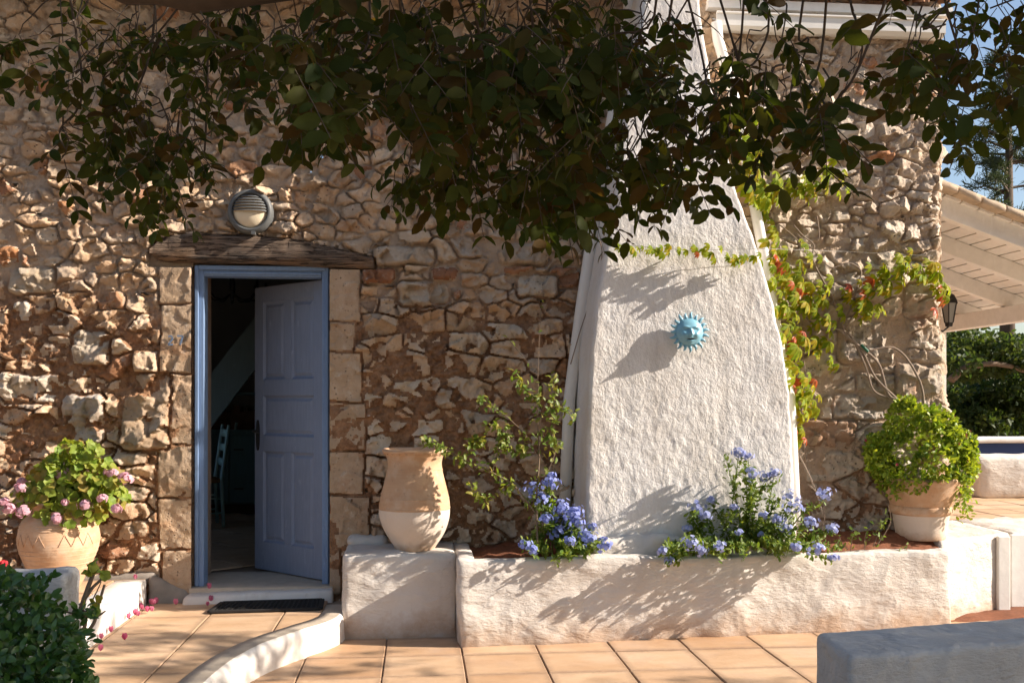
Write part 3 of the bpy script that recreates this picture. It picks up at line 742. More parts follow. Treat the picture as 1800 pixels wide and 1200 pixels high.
# painted house number on the jamb stone
for dx_, name, strokes in ((0, 'numeral', [[(0, .9), (.25, 1), (.5, .85), (.45, .6), (.15, .25), (0, 0), (.55, .05)]]), (.062, 'numeral', [[(-.15, 1), (.55, .98), (.4, .55), (.25, 0)]])):
    mb = MB(); o = P(296, 606, -.0655) + Vector((dx_ + .0, 0, 0))
    for s in strokes:
        p0 = [o + Vector((a * .052, 0, b * .058)) for a, b in s]
        for a, b in zip(p0, p0[1:]): mb.bar(a, b, .004, .011, (0, 0, 1) if abs(b.z - a.z) < abs(b.x - a.x) else (1, 0, 0))
    mb.build(name, M['num'], house)

# ------------------------------------------------------------------ chimney breast: bell-shaped, rough stucco
nz_, nf, ns = 340, 130, 14
Vc = []; Fc = []
for i in range(nz_ + 1):
    zz = .42 + (4.55 - .42) * i / nz_
    l, r_, p_ = chim(zz); row = []
    cr = .022
    for k in range(ns): row.append((l - .012 * (1 - k / ns), .06 - (p_ + .06 - cr) * k / ns))
    for k in range(5): w = k / 5 * math.pi / 2; row.append((l + cr - cr * math.cos(w), -p_ + cr - cr * math.sin(w)))
    for k in range(nf): row.append((l + cr + (r_ - l - 2 * cr) * k / nf, -p_))
    for k in range(5): w = k / 5 * math.pi / 2; row.append((r_ - cr + cr * math.sin(w), -p_ + cr - cr * math.cos(w)))
    for k in range(ns + 1): row.append((r_, -p_ + cr + (p_ + .06 - cr) * k / ns))
    m = len(row); Vc += [(x, y, zz) for x, y in row]
for i in range(nz_):
    for k in range(m - 1): Fc.append((i*m+k, i*m+k+1, (i+1)*m+k+1, (i+1)*m+k))
Vc = np.array(Vc)
d1 = fbm(Vc * np.array([1, 1, .75]), 30, 3, 1.0); d2 = fbm(Vc, 3.5, 3, 3.0); d3 = np.clip((fbm(Vc * np.array([1, 1, .8]), 13, 3, 9.0) - .12) / .2, 0, 1)
smooth_up = np.clip((Vc[:, 2] - .5) / 3, 0, 1)
Vc[:, 1] += d1 * .0036 * (1.2 - .7 * smooth_up) + d2 * .007 - d3 * .0016 * (1.2 - smooth_up)
Vc[:, 0] += fbm(Vc, 9, 3, 5.0) * .008
chimney = mobj('chimney_breast', mesh_np('chimney_breast', Vc, np.array(Fc)), M['stucco'], house, label='whitewashed rough stucco chimney breast that narrows upward')
# eroded footing
V, F = rbox(hexa(1.08, -.60, .40, 2.34, -.48, .605), .045, .03, .035, 8, 3, 2.0); mobj('footing', mesh_np('footing', V, F), M['plaster'], chimney)

# downpipes on both sides of the breast
mb = MB(); mb.tube([P(992, 905, -.10), P(1001, 700, -.10), P(1022, 540, -.10), P(1042, 410, -.10), P(1080, 190, -.10), P(1105, 20, -.12), P(1112, -40, -.14)], .040, 14)
dp = mb.build('downpipe', M['white_metal'], house, True)
mb = MB(); mb.tube([P(1259, 40, -.16), P(1262, 70, -.16), P(1288, 160, -.12), P(1312, 280, -.16), P(1330, 380, -.2), P(1347, 470, -.25), P(1368, 600, -.28), P(1388, 700, -.32), P(1396, 860, -.33), P(1398, 935, -.33)], .036, 14)
mb.build('downpipe', M['white_metal'], house, True)

# gutters, fascia and roof edge
def gutter(x0, x1, z, yo):
    V = []; F = []; prof = [(0, .085), (.0, .0), (-.02, -.02), (-.085, -.025), (-.118, .0), (-.122, .075), (-.135, .078), (-.135, .088), (-.112, .086), (-.108, .004), (-.08, -.013), (-.02, -.008), (-.008, .085)]
    n = len(prof)
    for x in (x0, x1):
        for a, b in prof: V.append((x, yo + a, z + b))
    for k in range(n): F.append([k, (k + 1) % n, n + (k + 1) % n, n + k])
    F.append(list(range(n))[::-1]); F.append([n + k for k in range(n)])
    return MB().add(V, F)
gutter(1.99, 3.60, 3.965, -.03).build('gutter', M['white_metal'], house)
gutter(-4.4, 1.28, 4.085, -.36).build('gutter', M['white_metal'], house)
roof = MB().box((-4.4, -.355, 4.20), (1.36, .6, 4.25)).box((1.95, -.10, 4.10), (3.68, .6, 4.16)).build('roof', M['white_wood'], house)
def roof_tiles(x0, x1, y0, z):
    x = x0
    while x < x1:
        V = []; F = []; n = 9
        for j, yy_ in enumerate((y0, y0 + .5)):
            for k in range(n):
                w = math.pi * k / (n - 1); V.append((x + .085 - .085 * math.cos(w), yy_, z + .075 * math.sin(w) + j * .16))
            for k in range(n):
                w = math.pi * k / (n - 1); V.append((x + .085 - .07 * math.cos(w), yy_, z + .06 * math.sin(w) + j * .16))
        for k in range(n - 1):
            F += [[k, k+1, 2*n+k+1, 2*n+k], [n+k, 3*n+k, 3*n+k+1, n+k+1], [k, n+k, n+k+1, k+1]]
        MB().add(V, F).build('roof_tile', M['roof_tile'], roof, True); x += .185 + rng.uniform(-.004, .004)
roof_tiles(1.97, 3.62, -.17, 4.165); roof_tiles(-4.4, 1.2, -.42, 4.255)
V, F = rbox(hexa(-4.4, .3, 4.3, 3.64, 5, 4.6), .03, .5, 0); mobj('roof_deck', mesh_np('roof_deck', V, F), M['roof_tile'], roof)
# ------------------------------------------------------------------ door frame, door leaf
fr = house
mb = MB()
for (a, b) in ((DX0, DX0 + .062), (DX1 - .05, DX1)): mb.box((a, .005, .236), (b, .13, 2.318))
mb.box((DX0 + .0625, .005, 2.262), (DX1 - .0505, .13, 2.318))
frame = mb.build('door_frame', M['blue_frame'], house, bevel=.004)
MB().box((DX0 + .006, -.012, .24), (DX0 + .030, .0046, 2.330)).box((DX1 - .026, -.012, .24), (DX1 - .006, .0046, 2.330)).build('moulding', M['blue_frame'], frame, bevel=.004)
MB().box((DX0 + .0305, -.014, 2.302), (DX1 - .0265, .0044, 2.330)).build('moulding', M['blue_frame'], frame, bevel=.004)
MB().box((DX0 + .0635, -.006, 2.274), (DX1 - .0515, .0046, 2.290)).build('moulding', M['blue_frame'], frame, bevel=.004)
door = bpy.data.objects.new('door', None)
hinge = Vector((DX1 - .052, .10, .246)); OPEN = R(45.5); DW, DH, DT = .765, 2.012, .042
Md = Matrix.Translation(hinge) @ Matrix.Rotation(-OPEN, 4, 'Z')     # local -x runs from hinge to free edge
def dpart(name, mb, mat, parent, bevel=0):
    o = mb.build(name, mat, None, bevel=bevel)
    COL.objects.unlink(o); COL.objects.link(o); o.parent = parent
    if parent is house: o.matrix_basis = Md
    return o
sx = lambda f: -DW * f
stiles = MB()
xs_ = [0, .13, .435, .565, .87, 1.0]           # stile boundaries as fractions from the hinge
zs_ = [0, .10, .42, .475, .615, .672, .945, 1.0]
Z = lambda f: DH * f
stiles.box((sx(1), 0, 0), (sx(.87), DT, DH)); stiles.box((sx(.13), 0, 0), (0, DT, DH))
for a, b in ((0, .10), (.42, .475), (.615, .672), (.945, 1)): stiles.box((sx(.8699), 0, Z(a)), (sx(.1301), DT, Z(b)))
stiles.box((sx(.55), 0, Z(.1001)), (sx(.45), DT, Z(.4199))); stiles.box((sx(.55), 0, Z(.6721)), (sx(.45), DT, Z(.9449)))
leaf_o = dpart('door', stiles, M['blue'], house, .003)
leaf_o['label'] = 'blue panelled door leaf standing half open into the room'
for (a, b, c, d) in ((.87, .55, .10, .42), (.45, .13, .10, .42), (.87, .13, .475, .615), (.87, .55, .672, .945), (.45, .13, .672, .945)):
    x0, x1, z0, z1 = sx(a), sx(b), Z(c), Z(d); m_ = .028; mb = MB()
    e = .0008
    q0 = [(x0+e, .004, z0+e), (x1-e, .004, z0+e), (x1-e, .004, z1-e), (x0+e, .004, z1-e)]
    q1 = [(x0 + .014, .016, z0 + .014), (x1 - .014, .016, z0 + .014), (x1 - .014, .016, z1 - .014), (x0 + .014, .016, z1 - .014)]
    q2 = [(x0 + .022, .017, z0 + .022), (x1 - .022, .017, z0 + .022), (x1 - .022, .017, z1 - .022), (x0 + .022, .017, z1 - .022)]
    q3 = [(x0 + .042, .006, z0 + .042), (x1 - .042, .006, z0 + .042), (x1 - .042, .006, z1 - .042), (x0 + .042, .006, z1 - .042)]
    qb = [(x0+e, .035, z0+e), (x1-e, .035, z0+e), (x1-e, .035, z1-e), (x0+e, .035, z1-e)]
    V = q0 + q1 + q2 + q3 + qb; F = []
    for k in range(3):
        for i in range(4): F.append([k*4+i, k*4+(i+1) % 4, (k+1)*4+(i+1) % 4, (k+1)*4+i])
    F.append([12, 13, 14, 15]); F.append([19, 18, 17, 16])
    for i in range(4): F.append([i, 16 + i, 16 + (i + 1) % 4, (i + 1) % 4])
    o = MB().add(V, F).build('panel', M['blue'], None); o.parent = leaf_o
mb = MB(); xh = sx(.945); zc = Z(.475)
pl = [(xh + .019 * math.cos(w) , -.007, zc + .11 * math.sin(w) * (abs(math.sin(w)) ** -.3 if abs(math.sin(w)) > .01 else 1)) for w in [2 * math.pi * k / 20 for k in range(20)]]
mb.add(pl + [(x, .001, z) for x, y, z in pl], [list(range(20)), [20 + k for k in range(20)][::-1]] + [[k, (k+1) % 20, 20 + (k+1) % 20, 20 + k] for k in range(20)])
o = mb.build('handle_plate', M['black_metal'], None); o.parent = leaf_o
mb = MB(); mb.tube([(xh, -.005, zc + .03), (xh, -.045, zc + .03), (xh + .015, -.052, zc + .03), (xh - .075 + .15, -.05, zc + .022)], [.009, .009, .010, .007], 8)
o = mb.build('handle', M['black_metal'], None, True); o.parent = leaf_o
mb = MB(); mb.tube([(xh, DT + .0, zc + .03), (xh, DT + .045, zc + .03), (xh + .09, DT + .05, zc + .022)], [.009, .009, .007], 8)
o = mb.build('handle', M['black_metal'], None, True); o.parent = leaf_o

# ------------------------------------------------------------------ the room behind the door
RZ = .236; RX0, RX1, RY0, RY1, RH = -3.3, 1.0, TH, 4.75, 2.86
room = MB()
room.add([(RX0, RY0, RZ - .02), (RX1, RY0, RZ - .02), (RX1, RY1, RZ - .02), (RX0, RY1, RZ - .02)], [[0, 1, 2, 3]])
room_floor = room.build('room_floor', M['joint'], kind='structure')
mb = MB()
# left wall with an opening added out of view to brighten the room
mb.box((RX0 - .1, RY0, RZ - .1), (RX0, 2.0, RH)); mb.box((RX0 - .1, 3.3, RZ - .1), (RX0, RY1, RH)); mb.box((RX0 - .1, 2.001, RZ - .1), (RX0, 3.299, 1.0)); mb.box((RX0 - .1, 2.001, 2.3), (RX0, 3.299, RH)); mb.box((RX1, RY0, RZ - .1), (RX1 + .1, RY1, RH)); mb.box((RX0 - .1, RY1, RZ - .1), (RX1 + .1, RY1 + .1, RH))
mb.box((RX0, RY0 - .06, RZ - .1), (DX0 - .16, RY0 + .01, RH)); mb.box((DX1 + .16, RY0 - .06, RZ - .1), (RX1, RY0 + .01, RH)); mb.box((DX0 - .158, RY0 - .06, DZ1 + .1), (DX1 + .158, RY0 + .008, RH))
mb.build('room_wall', M['room'], kind='structure')
MB().box((RX0 - .1, RY0 - .1, RH), (RX1 + .1, RY1 + .1, RH + .1)).build('room_ceiling', M['room'], kind='structure')
# floor tiles laid on the diagonal
ca = math.cos(R(38)); sa = math.sin(R(38))
for i in range(-6, 7):
    for j in range(-1, 11):
        c = Vector((-1.6 + (i * ca - j * sa) * .42 + 1.2, .7 + (i * sa + j * ca) * .42, 0))
        if not (RX0 + .35 < c.x < RX1 - .35 and RY0 + .30 < c.y < RY1 - .3): continue
        poly = [(c.x + (a * ca - b * sa) * .207, c.y + (a * sa + b * ca) * .207) for a, b in ((-1, -1), (1, -1), (1, 1), (-1, 1))]
        mobj('tile', tile_mesh(poly, RZ, .012), M['tile_pale'], room_floor)

st = thing('staircase', 'pale teal sloping staircase stringer seen through the doorway', 'staircase', P(355, 735, 3.6))
a, b = P(340, 745, 3.6), P(478, 565, 3.6)
MB().bar(a, b, .32, .06, (0, 1, 0)).build('stringer', M['teal_stair'], st)
mb = MB(); dd = (b - a) / 7
sh = thing('cabinet', 'dark teal kitchen cabinet with worktop against the back wall', 'cabinet', (-1.5, 4.5, RZ))
MB().box((-2.9, 4.3, RZ + .1), (-.3, 4.73, 1.10)).build('carcass', M['teal'], sh)
MB().box((-2.92, 4.26, 1.102), (-.28, 4.73, 1.14)).build('worktop', M['teal'], sh)
MB().box((-2.9, 4.36, RZ - .01), (-.3, 4.7, RZ + .099)).build('plinth', M['stool_wood'], sh)
for k in range(6):
    x = -2.88 + k * .43
    d_ = MB().box((x + .01, 4.278, RZ + .12), (x + .42, 4.2995, 1.08)).build('cabinet_door', M['teal'], sh, bevel=.004)
    MB().box((x + .05, 4.262, .92), (x + .15, 4.2775, .935)).build('hinge', M['black_metal'], d_)
    MB().box((x + .05, 4.262, .50), (x + .15, 4.2775, .515)).build('hinge', M['black_metal'], d_)
shelf = thing('wall_shelf', 'shelf board under the stairs carrying rows of old books', 'shelf', (-1.4, 4.5, 1.5))
MB().box((-2.2, 4.4, 1.515), (-.4, 4.74, 1.545)).build('shelf_board', M['teal'], shelf)
x = P(352, 740, 4.5).x; k = 0
while x < P(462, 740, 4.5).x:
    w = rng.uniform(.02, .05); h = rng.uniform(.18, .26)
    b_ = MB().box((x, 4.46, 1.141), (x + w - .002, 4.70, 1.141 + h)).build('book', M['book'])
    tag(b_, 'old dark book standing on the worktop in the dim room', 'book', 'books on the worktop'); x += w
for k in range(6):
    b_ = MB().box((-1.60 + rng.uniform(-.02, .02), 4.45, 1.546 + k * .034), (-1.22 + rng.uniform(-.02, .02), 4.70, 1.546 + k * .034 + .031)).build('book', M['book'])
    tag(b_, 'old book lying in the flat pile on the shelf under the stairs', 'book', 'books piled on the shelf')

def make_chair(loc, rz, label):
    c = thing('chair', label, 'chair', loc, 'teal ladderback chairs')
    Mx = Matrix.Translation(Vector(loc)) @ Matrix.Rotation(rz, 4, 'Z')
    def part(name, mb, mat):
        o = mb.build(name, mat, None, True); o.parent = c; o.matrix_parent_inverse = Matrix.Translation(-Vector(loc)); o.matrix_basis = Mx; return o
    for s in (-1, 1):
        part('leg', MB().tube([(s * .20, -.19, 0), (s * .20, -.19, .46)], [.014, .018], 8), M['teal_chair'])
        part('leg', MB().tube([(s * .19, .20, 0), (s * .19, .18, .45), (s * .18, .25, .98)], [.016, .019, .015], 8), M['teal_chair'])
    part('seat', MB().box((-.20, -.20, .43), (.20, .18, .465)), M['rush'])
    for z in (.62, .76, .90): part('back_slat', MB().box((-.175, .185 + (z - .45) * .11, z - .035), (.175, .20 + (z - .45) * .11, z + .035)), M['teal_chair'])
    for z in (.14, .28):
        part('stretcher', MB().tube([(-.20, -.19, z), (-.19, .19, z)], .009, 6), M['teal_chair']); part('stretcher', MB().tube([(.20, -.19, z), (.19, .19, z)], .009, 6), M['teal_chair'])
        part('stretcher', MB().tube([(-.20, -.19, z + .04), (.20, -.19, z + .04)], .009, 6), M['teal_chair'])
p = G(410, 900, RZ); make_chair((p.x - .23, p.y + .10, RZ), R(-82), 'teal ladderback chair with rush seat at the back of the dim room')
p = G(391, 925, RZ); make_chair((p.x - .23, p.y + .05, RZ), R(-70), 'teal ladderback chair nearest the doorway, half hidden by the door frame')

cl = thing('chandelier', 'dark wrought iron chandelier hanging inside above the doorway opening', 'chandelier', P(408, 500, 2.6))
o = P(408, 515, 2.6)
mb = MB(); mb.tube([o + Vector((0, 0, -.10)), o + Vector((0, 0, .02)), Vector((o.x, o.y, RH))], [.01, .03, .008], 8); mb.build('stem', M['black_metal'], cl, True)
for k in range(8):
    w = 2 * math.pi * k / 8 + .2; d = Vector((math.cos(w), math.sin(w), 0))
    MB().tube([o, o + d * .10 + Vector((0, 0, -.07)), o + d * .22 + Vector((0, 0, -.06)), o + d * .30 + Vector((0, 0, .02)), o + d * .30 + Vector((0, 0, .10))], [.008, .008, .008, .010, .014], 6).build('arm', M['black_metal'], cl, True)

# ------------------------------------------------------------------ bulkhead lamp over the beam
lc = P(441, 373, -.07); lamp = thing('wall_lamp', 'round grey bulkhead lamp with louvred upper half above the door beam', 'lamp', lc)
L0 = Vector((lc.x, -.04, lc.z))
MB().lathe([(.0, -.03), (.140, -.03), (.146, .0), (.146, .045), (.138, .075), (.122, .084), (.112, .080), (.110, .05), (0.0, .05)], L0, 40, 'y').build('casing', M['lamp_grey'], lamp, True)
V = []; F = []; n = 40; m_ = 8
for i in range(m_ + 1):
    r_ = .1095 * math.sin(math.pi / 2 * i / m_); h = .052 + .05 * math.cos(math.pi / 2 * i / m_)
    for k in range(n):
        w = 2 * math.pi * k / n; V.append((L0.x + r_ * math.cos(w), L0.y - h, L0.z + r_ * math.sin(w)))
for i in range(m_):
    for k in range(n): F.append([i*n+k, i*n+(k+1) % n, (i+1)*n+(k+1) % n, (i+1)*n+k])
MB().add(V, F).build('glass', M['lamp_glass'], lamp, True)
ring = thing  # louvre hood: slats across the upper half
for k in range(6):
    zz = .002 + k * .0185; hw = math.sqrt(max(0, .113 ** 2 - zz ** 2)); hd = .052 + .05 * math.sqrt(max(0, 1 - (zz / .112) ** 2)) 
    V = []; F = []; n = 14
    for i in range(n + 1):
        a = -1 + 2 * i / n; x = hw * a; rr = min(1, math.hypot(x, zz) / .1125); hy = .056 + .052 * math.sqrt(max(0, 1 - rr * rr))
        for dz_, dy in ((0, .016), (.005, .014), (.014, -.004), (.009, -.006)): V.append((L0.x + x, L0.y - hy - dy, L0.z + zz + dz_ - .006 * (1 - 0)))
    for i in range(n):
        for j in range(4): F.append([i*4+j, (i+1)*4+j, (i+1)*4+(j+1) % 4, i*4+(j+1) % 4])
    F.append([0, 1, 2, 3]); F.append([n*4+3, n*4+2, n*4+1, n*4])
    MB().add(V, F).build('louvre', M['lamp_grey'], lamp)
MB().box((L0.x - .116, L0.y - .070, L0.z - .006), (L0.x + .116, L0.y - .060, L0.z - .001)).build('hood_edge', M['lamp_grey'], lamp)
MB().box((L0.x + .01, L0.y - .085, L0.z - .152), (L0.x + .035, L0.y - .04, L0.z - .130)).build('clip', M['lamp_grey'], lamp)

# ------------------------------------------------------------------ door mat of pierced rubber
mt = thing('door_mat', 'black pierced rubber door mat in front of the threshold', 'mat', (-.95, -.3, PLZ))
c4 = [Vector((-1.26, -.475, PLZ + .004)), Vector((-.60, -.435, PLZ + .004)), Vector((-.615, -.16, PLZ + .004)), Vector((-1.235, -.20, PLZ + .004))]
mb = MB()
for i in range(4): mb.bar(c4[i] + Vector((0, 0, .008 + .0002 * i)), c4[(i + 1) % 4] + Vector((0, 0, .008 + .0002 * i)), .03, .016)
mb.build('rim', M['rubber'], mt, bevel=.004)
mb = MB()
for k in range(1, 22):
    t = k / 22; mb.bar(c4[0].lerp(c4[1], t) + Vector((0, 0, .006)), c4[3].lerp(c4[2], t) + Vector((0, 0, .006)), .010, .011)
for k in range(1, 9):
    t = k / 9; mb.bar(c4[0].lerp(c4[3], t) + Vector((0, 0, .0065)), c4[1].lerp(c4[2], t) + Vector((0, 0, .0065)), .010, .011)
mb.build('mesh_grid', M['rubber'], mt)
# ------------------------------------------------------------------ whitewashed masonry: pot block, planter, ledge, benches
def masonry(name, label, cat, corners, mat='plaster', r=.018, step=.024, amp=.012, freq=8, seed=0.0, parent=None, group=None):
    V, F = rbox(corners, r, step, amp, freq, 4, seed)
    o = mobj(name, mesh_np(name, V, F), M[mat], parent)
    if label: tag(o, label, cat, group)
    return o
blk = masonry('pot_plinth', 'whitewashed masonry block carrying the tall two-tone jar beside the door', 'plinth', hexa(-.462, -.545, -.05, .236, .03, .512), r=.03)
masonry('back_kerb', None, None, hexa(-.46, -.13, .49, -.20, .03, .57), r=.04, parent=blk, seed=3)

A0, A1 = Vector((.236, -.825, 0)), Vector((3.40, -.585, 0))     # planter front, left and right ends
planter = thing('planter', 'long whitewashed masonry planter below the chimney breast', 'planter', (1.8, -.4, 0))
nrm = Vector((-(A1 - A0).y, (A1 - A0).x, 0)).normalized(); B0, B1 = A0 + nrm * .13, A1 + nrm * .13
masonry('front_wall', None, None, [(A0.x, A0.y, -.03), (A1.x, A1.y, -.03), (B1.x, B1.y, -.03), (B0.x, B0.y, -.03), (A0.x + .004, A0.y + .01, .512), (A1.x, A1.y + .01, .477), (B1.x, B1.y, .480), (B0.x, B0.y, .512)],
        r=.022, step=.022, amp=.026, freq=3.6, seed=5, parent=planter)
masonry('end_wall', None, None, hexa(.238, B0.y - .02, -.03, .335, .03, .508), r=.02, seed=6, parent=planter)
def soil_patch(name, x0, x1, y0f, y1, zf, parent, seed=0):
    nx, ny = int((x1 - x0) / .025), 26; V = []; F = []
    for i in range(nx + 1):
        x = x0 + (x1 - x0) * i / nx; ya = y0f(x)
        for j in range(ny + 1):
            t = j / ny; V.append((x, ya + (y1 - ya) * t, zf(x, t)))
    V = np.array(V); V[:, 2] += fbm(V, 14, 4, seed) * .022 + np.maximum(0, fbm(V, 40, 2, seed + 3)) * .02
    for i in range(nx):
        for j in range(ny): a = i * (ny + 1) + j; F.append((a, a + ny + 1, a + ny + 2, a + 1))
    return mobj(name, mesh_np(name, V, np.array(F)), M['soil'], parent)
soil_patch('soil', .32, 3.405, lambda x: A0.y + (A1.y - A0.y) * (x - A0.x) / (A1.x - A0.x) + .10, .05, lambda x, t: .468 + .10 * min(1, t * 2.2) * min(1, max(0, (x - .38) / .7)) - .02 * (x > 2.5), planter)

# ledge of the raised terrace at the right, with the terrace floor behind
TZ = .525
ledge = masonry('terrace_ledge', 'low whitewashed terrace wall right of the planter under the green potted shrub', 'low wall',
        [(3.41, -.42, -.05), (4.15, -.02, -.05), (4.15, .75, -.05), (3.41, .3, -.05), (3.41, -.42, TZ), (4.15, -.02, TZ - .005), (4.15, .75, TZ), (3.41, .3, TZ)], r=.03, seed=8, amp=.008)
masonry('terrace_edging', 'broad whitewashed edging strip along the tiled terrace', 'edging', [(4.155, -.02, -.05), (7.5, 1.2, -.05), (7.5, 1.75, -.05), (4.155, .78, -.05), (4.155, -.02, TZ - .004), (7.5, 1.2, TZ - .004), (7.5, 1.75, TZ - .004), (4.155, .78, TZ - .004)], r=.03, seed=9, step=.08)
terrace = MB().poly([(3.66, .4), (7.5, 1.5), (12, 2.0), (12, 9), (3.66, 9)], -.14, TZ - .02).build('terrace', M['joint'], kind='structure')
for i in range(17):
    for j in range(16):
        x, y = 3.67 + i * .34, .45 + j * .34
        if y < .5 + (x - 3.66) * .28: continue
        mobj('tile', tile_mesh([(x + .004, y + .004), (x + .336, y + .004), (x + .336, y + .336), (x + .004, y + .336)], TZ - .006, .012), M['tile_pale'], terrace)
tb = masonry('terrace_bench', 'white masonry seat block on the terrace beyond the potted shrub', 'bench', [(5.34, 2.40, TZ - .01), (8.0, 2.2, TZ - .01), (8.0, 2.75, TZ - .01), (5.40, 2.95, TZ - .01), (5.34, 2.42, .905), (8.0, 2.22, .905), (8.0, 2.75, .925), (5.40, 2.95, .925)], r=.05, seed=10, step=.06)
bb = thing('blue_bench', 'navy blue panelled bench with white coping at the terrace edge', 'bench', (6.5, 3.9, TZ))
MB().box((5.3, 3.75, TZ - .01), (9.5, 4.1, .985)).build('panel', M['navy'], bb)
V, F = rbox(hexa(5.25, 3.70, .987, 9.6, 4.2, 1.045), .015, .1, .003); mobj('coping', mesh_np('coping', V, F), M['plaster_step'], bb)
for k, (x, dy) in enumerate(((3.985, -.105), (4.125, -.03))):
    b = MB(); b.box((x, -.135 + dy + .10, -.02), (x + (.088 if k == 0 else .12), -.10 + dy + .10, .512))
    b.build('white_board', M['white_wood'], None, bevel=.006, label=('narrow' if k == 0 else 'wider') + (' white painted board standing against the terrace ledge' if k == 0 else ' white painted board at the right edge beside the narrow one'), cat='board', group='boards at the ledge')
V, F = rbox([(3.40,-.62,-.05),(4.6,-.18,-.05),(4.6,.1,-.05),(3.40,-.3,-.05),(3.40,-.62,-.006),(4.6,-.18,.004),(4.6,.1,.02),(3.40,-.3,.01)], .02, .05, .012, 6); mobj('bare_earth', mesh_np('bare_earth', V, F), M['soil'], None, kind='structure')
paved = MB().poly([(3.53, -9), (9, -9), (9, -.6), (4.4, -.6), (3.53, -.85)], -.15, -.004).build('side_paving', M['cement'], kind='structure')

# foreground bench (right) and foreground planter (left), both in tree shade
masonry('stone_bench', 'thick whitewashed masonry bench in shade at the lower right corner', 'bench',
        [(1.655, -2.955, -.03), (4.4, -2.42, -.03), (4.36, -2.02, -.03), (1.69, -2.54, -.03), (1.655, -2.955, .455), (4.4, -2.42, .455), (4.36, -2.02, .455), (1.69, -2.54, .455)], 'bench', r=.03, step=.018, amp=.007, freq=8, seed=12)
fp = thing('foreground_planter', 'whitewashed planter in shade at the lower left holding the dark bush', 'planter', (-2.2, -2.8, 0))
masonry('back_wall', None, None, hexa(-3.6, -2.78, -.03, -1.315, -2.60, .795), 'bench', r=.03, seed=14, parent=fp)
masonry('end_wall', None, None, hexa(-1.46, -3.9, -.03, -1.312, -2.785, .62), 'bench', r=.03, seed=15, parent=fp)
soil_patch('soil', -3.6, -1.45, lambda x: -3.9, -2.77, lambda x, t: .52, fp, 4)

# ------------------------------------------------------------------ pots
def lumpy(mb, name, mat, parent, amp=.003, seed=0, **kw):
    V = np.array([tuple(v) for v in mb.v]); V = V + np.stack([fbm(V, 6, 2, seed + k) for k in (1, 2, 3)], 1) * amp
    return mobj(name, mesh_np(name, V, mb.f), M[mat], parent, **kw)
def sm(prof, n=6):
    """Catmull-Rom through the profile points"""
    out = []
    for i in range(len(prof) - 1):
        p0, p1, p2, p3 = prof[max(i-1, 0)], prof[i], prof[i+1], prof[min(i+2, len(prof)-1)]
        for k in range(n):
            t = k / n
            out.append(tuple(.5 * ((2*p1[c]) + (-p0[c]+p2[c])*t + (2*p0[c]-5*p1[c]+4*p2[c]-p3[c])*t*t + (-p0[c]+3*p1[c]-3*p2[c]+p3[c])*t**3) for c in (0, 1)))
    return out + [prof[-1]]
ac = Vector((-.02, -.335, .512))
jar = thing('tall_jar', 'tall terracotta jar with whitewashed lower half on the block by the door', 'jar', ac)
JS = .925
AP = sm([(.135, 0), (.150, .03), (.205, .12), (.236, .21), (.242, .275)])
lumpy(MB().lathe([(r_ * JS, h_ * JS) for r_, h_ in [(0, .002)] + AP], ac, 56), 'lower_body', 'lime_pot', jar, .004, 1)
AP2 = sm([(.242, .2755), (.236, .34), (.212, .44), (.190, .53), (.184, .59), (.195, .635), (.212, .655)])
lumpy(MB().lathe([(r_ * JS, h_ * JS) for r_, h_ in AP2 + [(.220, .662), (.222, .675), (.212, .685), (.190, .684), (.178, .665), (.172, .60), (.10, .4)]], ac, 56), 'upper_body', 'terracotta', jar, .004, 1)
for h, r_ in ((.352, .2345), (.285, .2425), (.545, .1895)):
    MB().lathe([(r_ * JS - .002, h * JS - .004), (r_ * JS + .002, h * JS), (r_ * JS - .002, h * JS + .004)], ac, 48).build('incised_band', M['terracotta'], jar, True)
for k in range(24):
    w = 2 * math.pi * k / 24; r_ = .212 * JS
    MB().lathe([(0, -.007), (.006, -.004), (.007, 0), (.006, .004), (0, .007)], ac + Vector((r_ * math.cos(w), r_ * math.sin(w), .652 * JS)), 8).build('rim_knob', M['terracotta'], jar, True)
# tiny scratched motif on the jar
mb = MB(); w0 = -math.pi / 2
for k in range(10):
    pass

gc = Vector((-2.165, -.40, STZ - .002))
gpot = thing('geranium_pot', 'round terracotta pot with incised zigzag band on the upper step', 'pot', gc)
GP = [(r_ * .86, h_) for r_, h_ in sm([(.135, 0), (.165, .05), (.225, .16), (.262, .25), (.266, .33), (.240, .41), (.192, .455), (.172, .475), (.178, .50), (.198, .515)])]
lumpy(MB().lathe([(0, .002)] + GP + [(.172, .527), (.158, .53), (.141, .50), (.11, .46), (0, .46)], gc, 60), 'body', 'terracotta', gpot, .003, 4)
for h in (.10, .13, .16, .19, .22, .245, .365, .38, .395):
    r_ = np.interp(h, [p[1] for p in GP], [p[0] for p in GP])
    MB().lathe([(r_ - .003, h - .006), (r_ + .0028, h), (r_ - .003, h + .006)], gc, 56).build('throwing_ring', M['terracotta'], gpot, True)
for k in range(40):        # incised zigzag band: raised strokes
    w = 2 * math.pi * k / 40; hz = (.275, .345)
    for s in (0, 1):
        a = hz[0] if (k % 2 == 0) else hz[1]; b = hz[1] if (k % 2 == 0) else hz[0]
        if k % 8 in (6, 7) or s: continue
        def pt(w_, h): r_ = np.interp(h, [p[1] for p in GP], [p[0] for p in GP]) + .0015; return gc + Vector((r_ * math.cos(w_), r_ * math.sin(w_), h))
        MB().tube([pt(w, a), pt(w + math.pi / 40, (a + b) / 2), pt(w + math.pi / 20, b)], .0018, 5).build('zigzag_stroke', M['terracotta'], gpot, True)

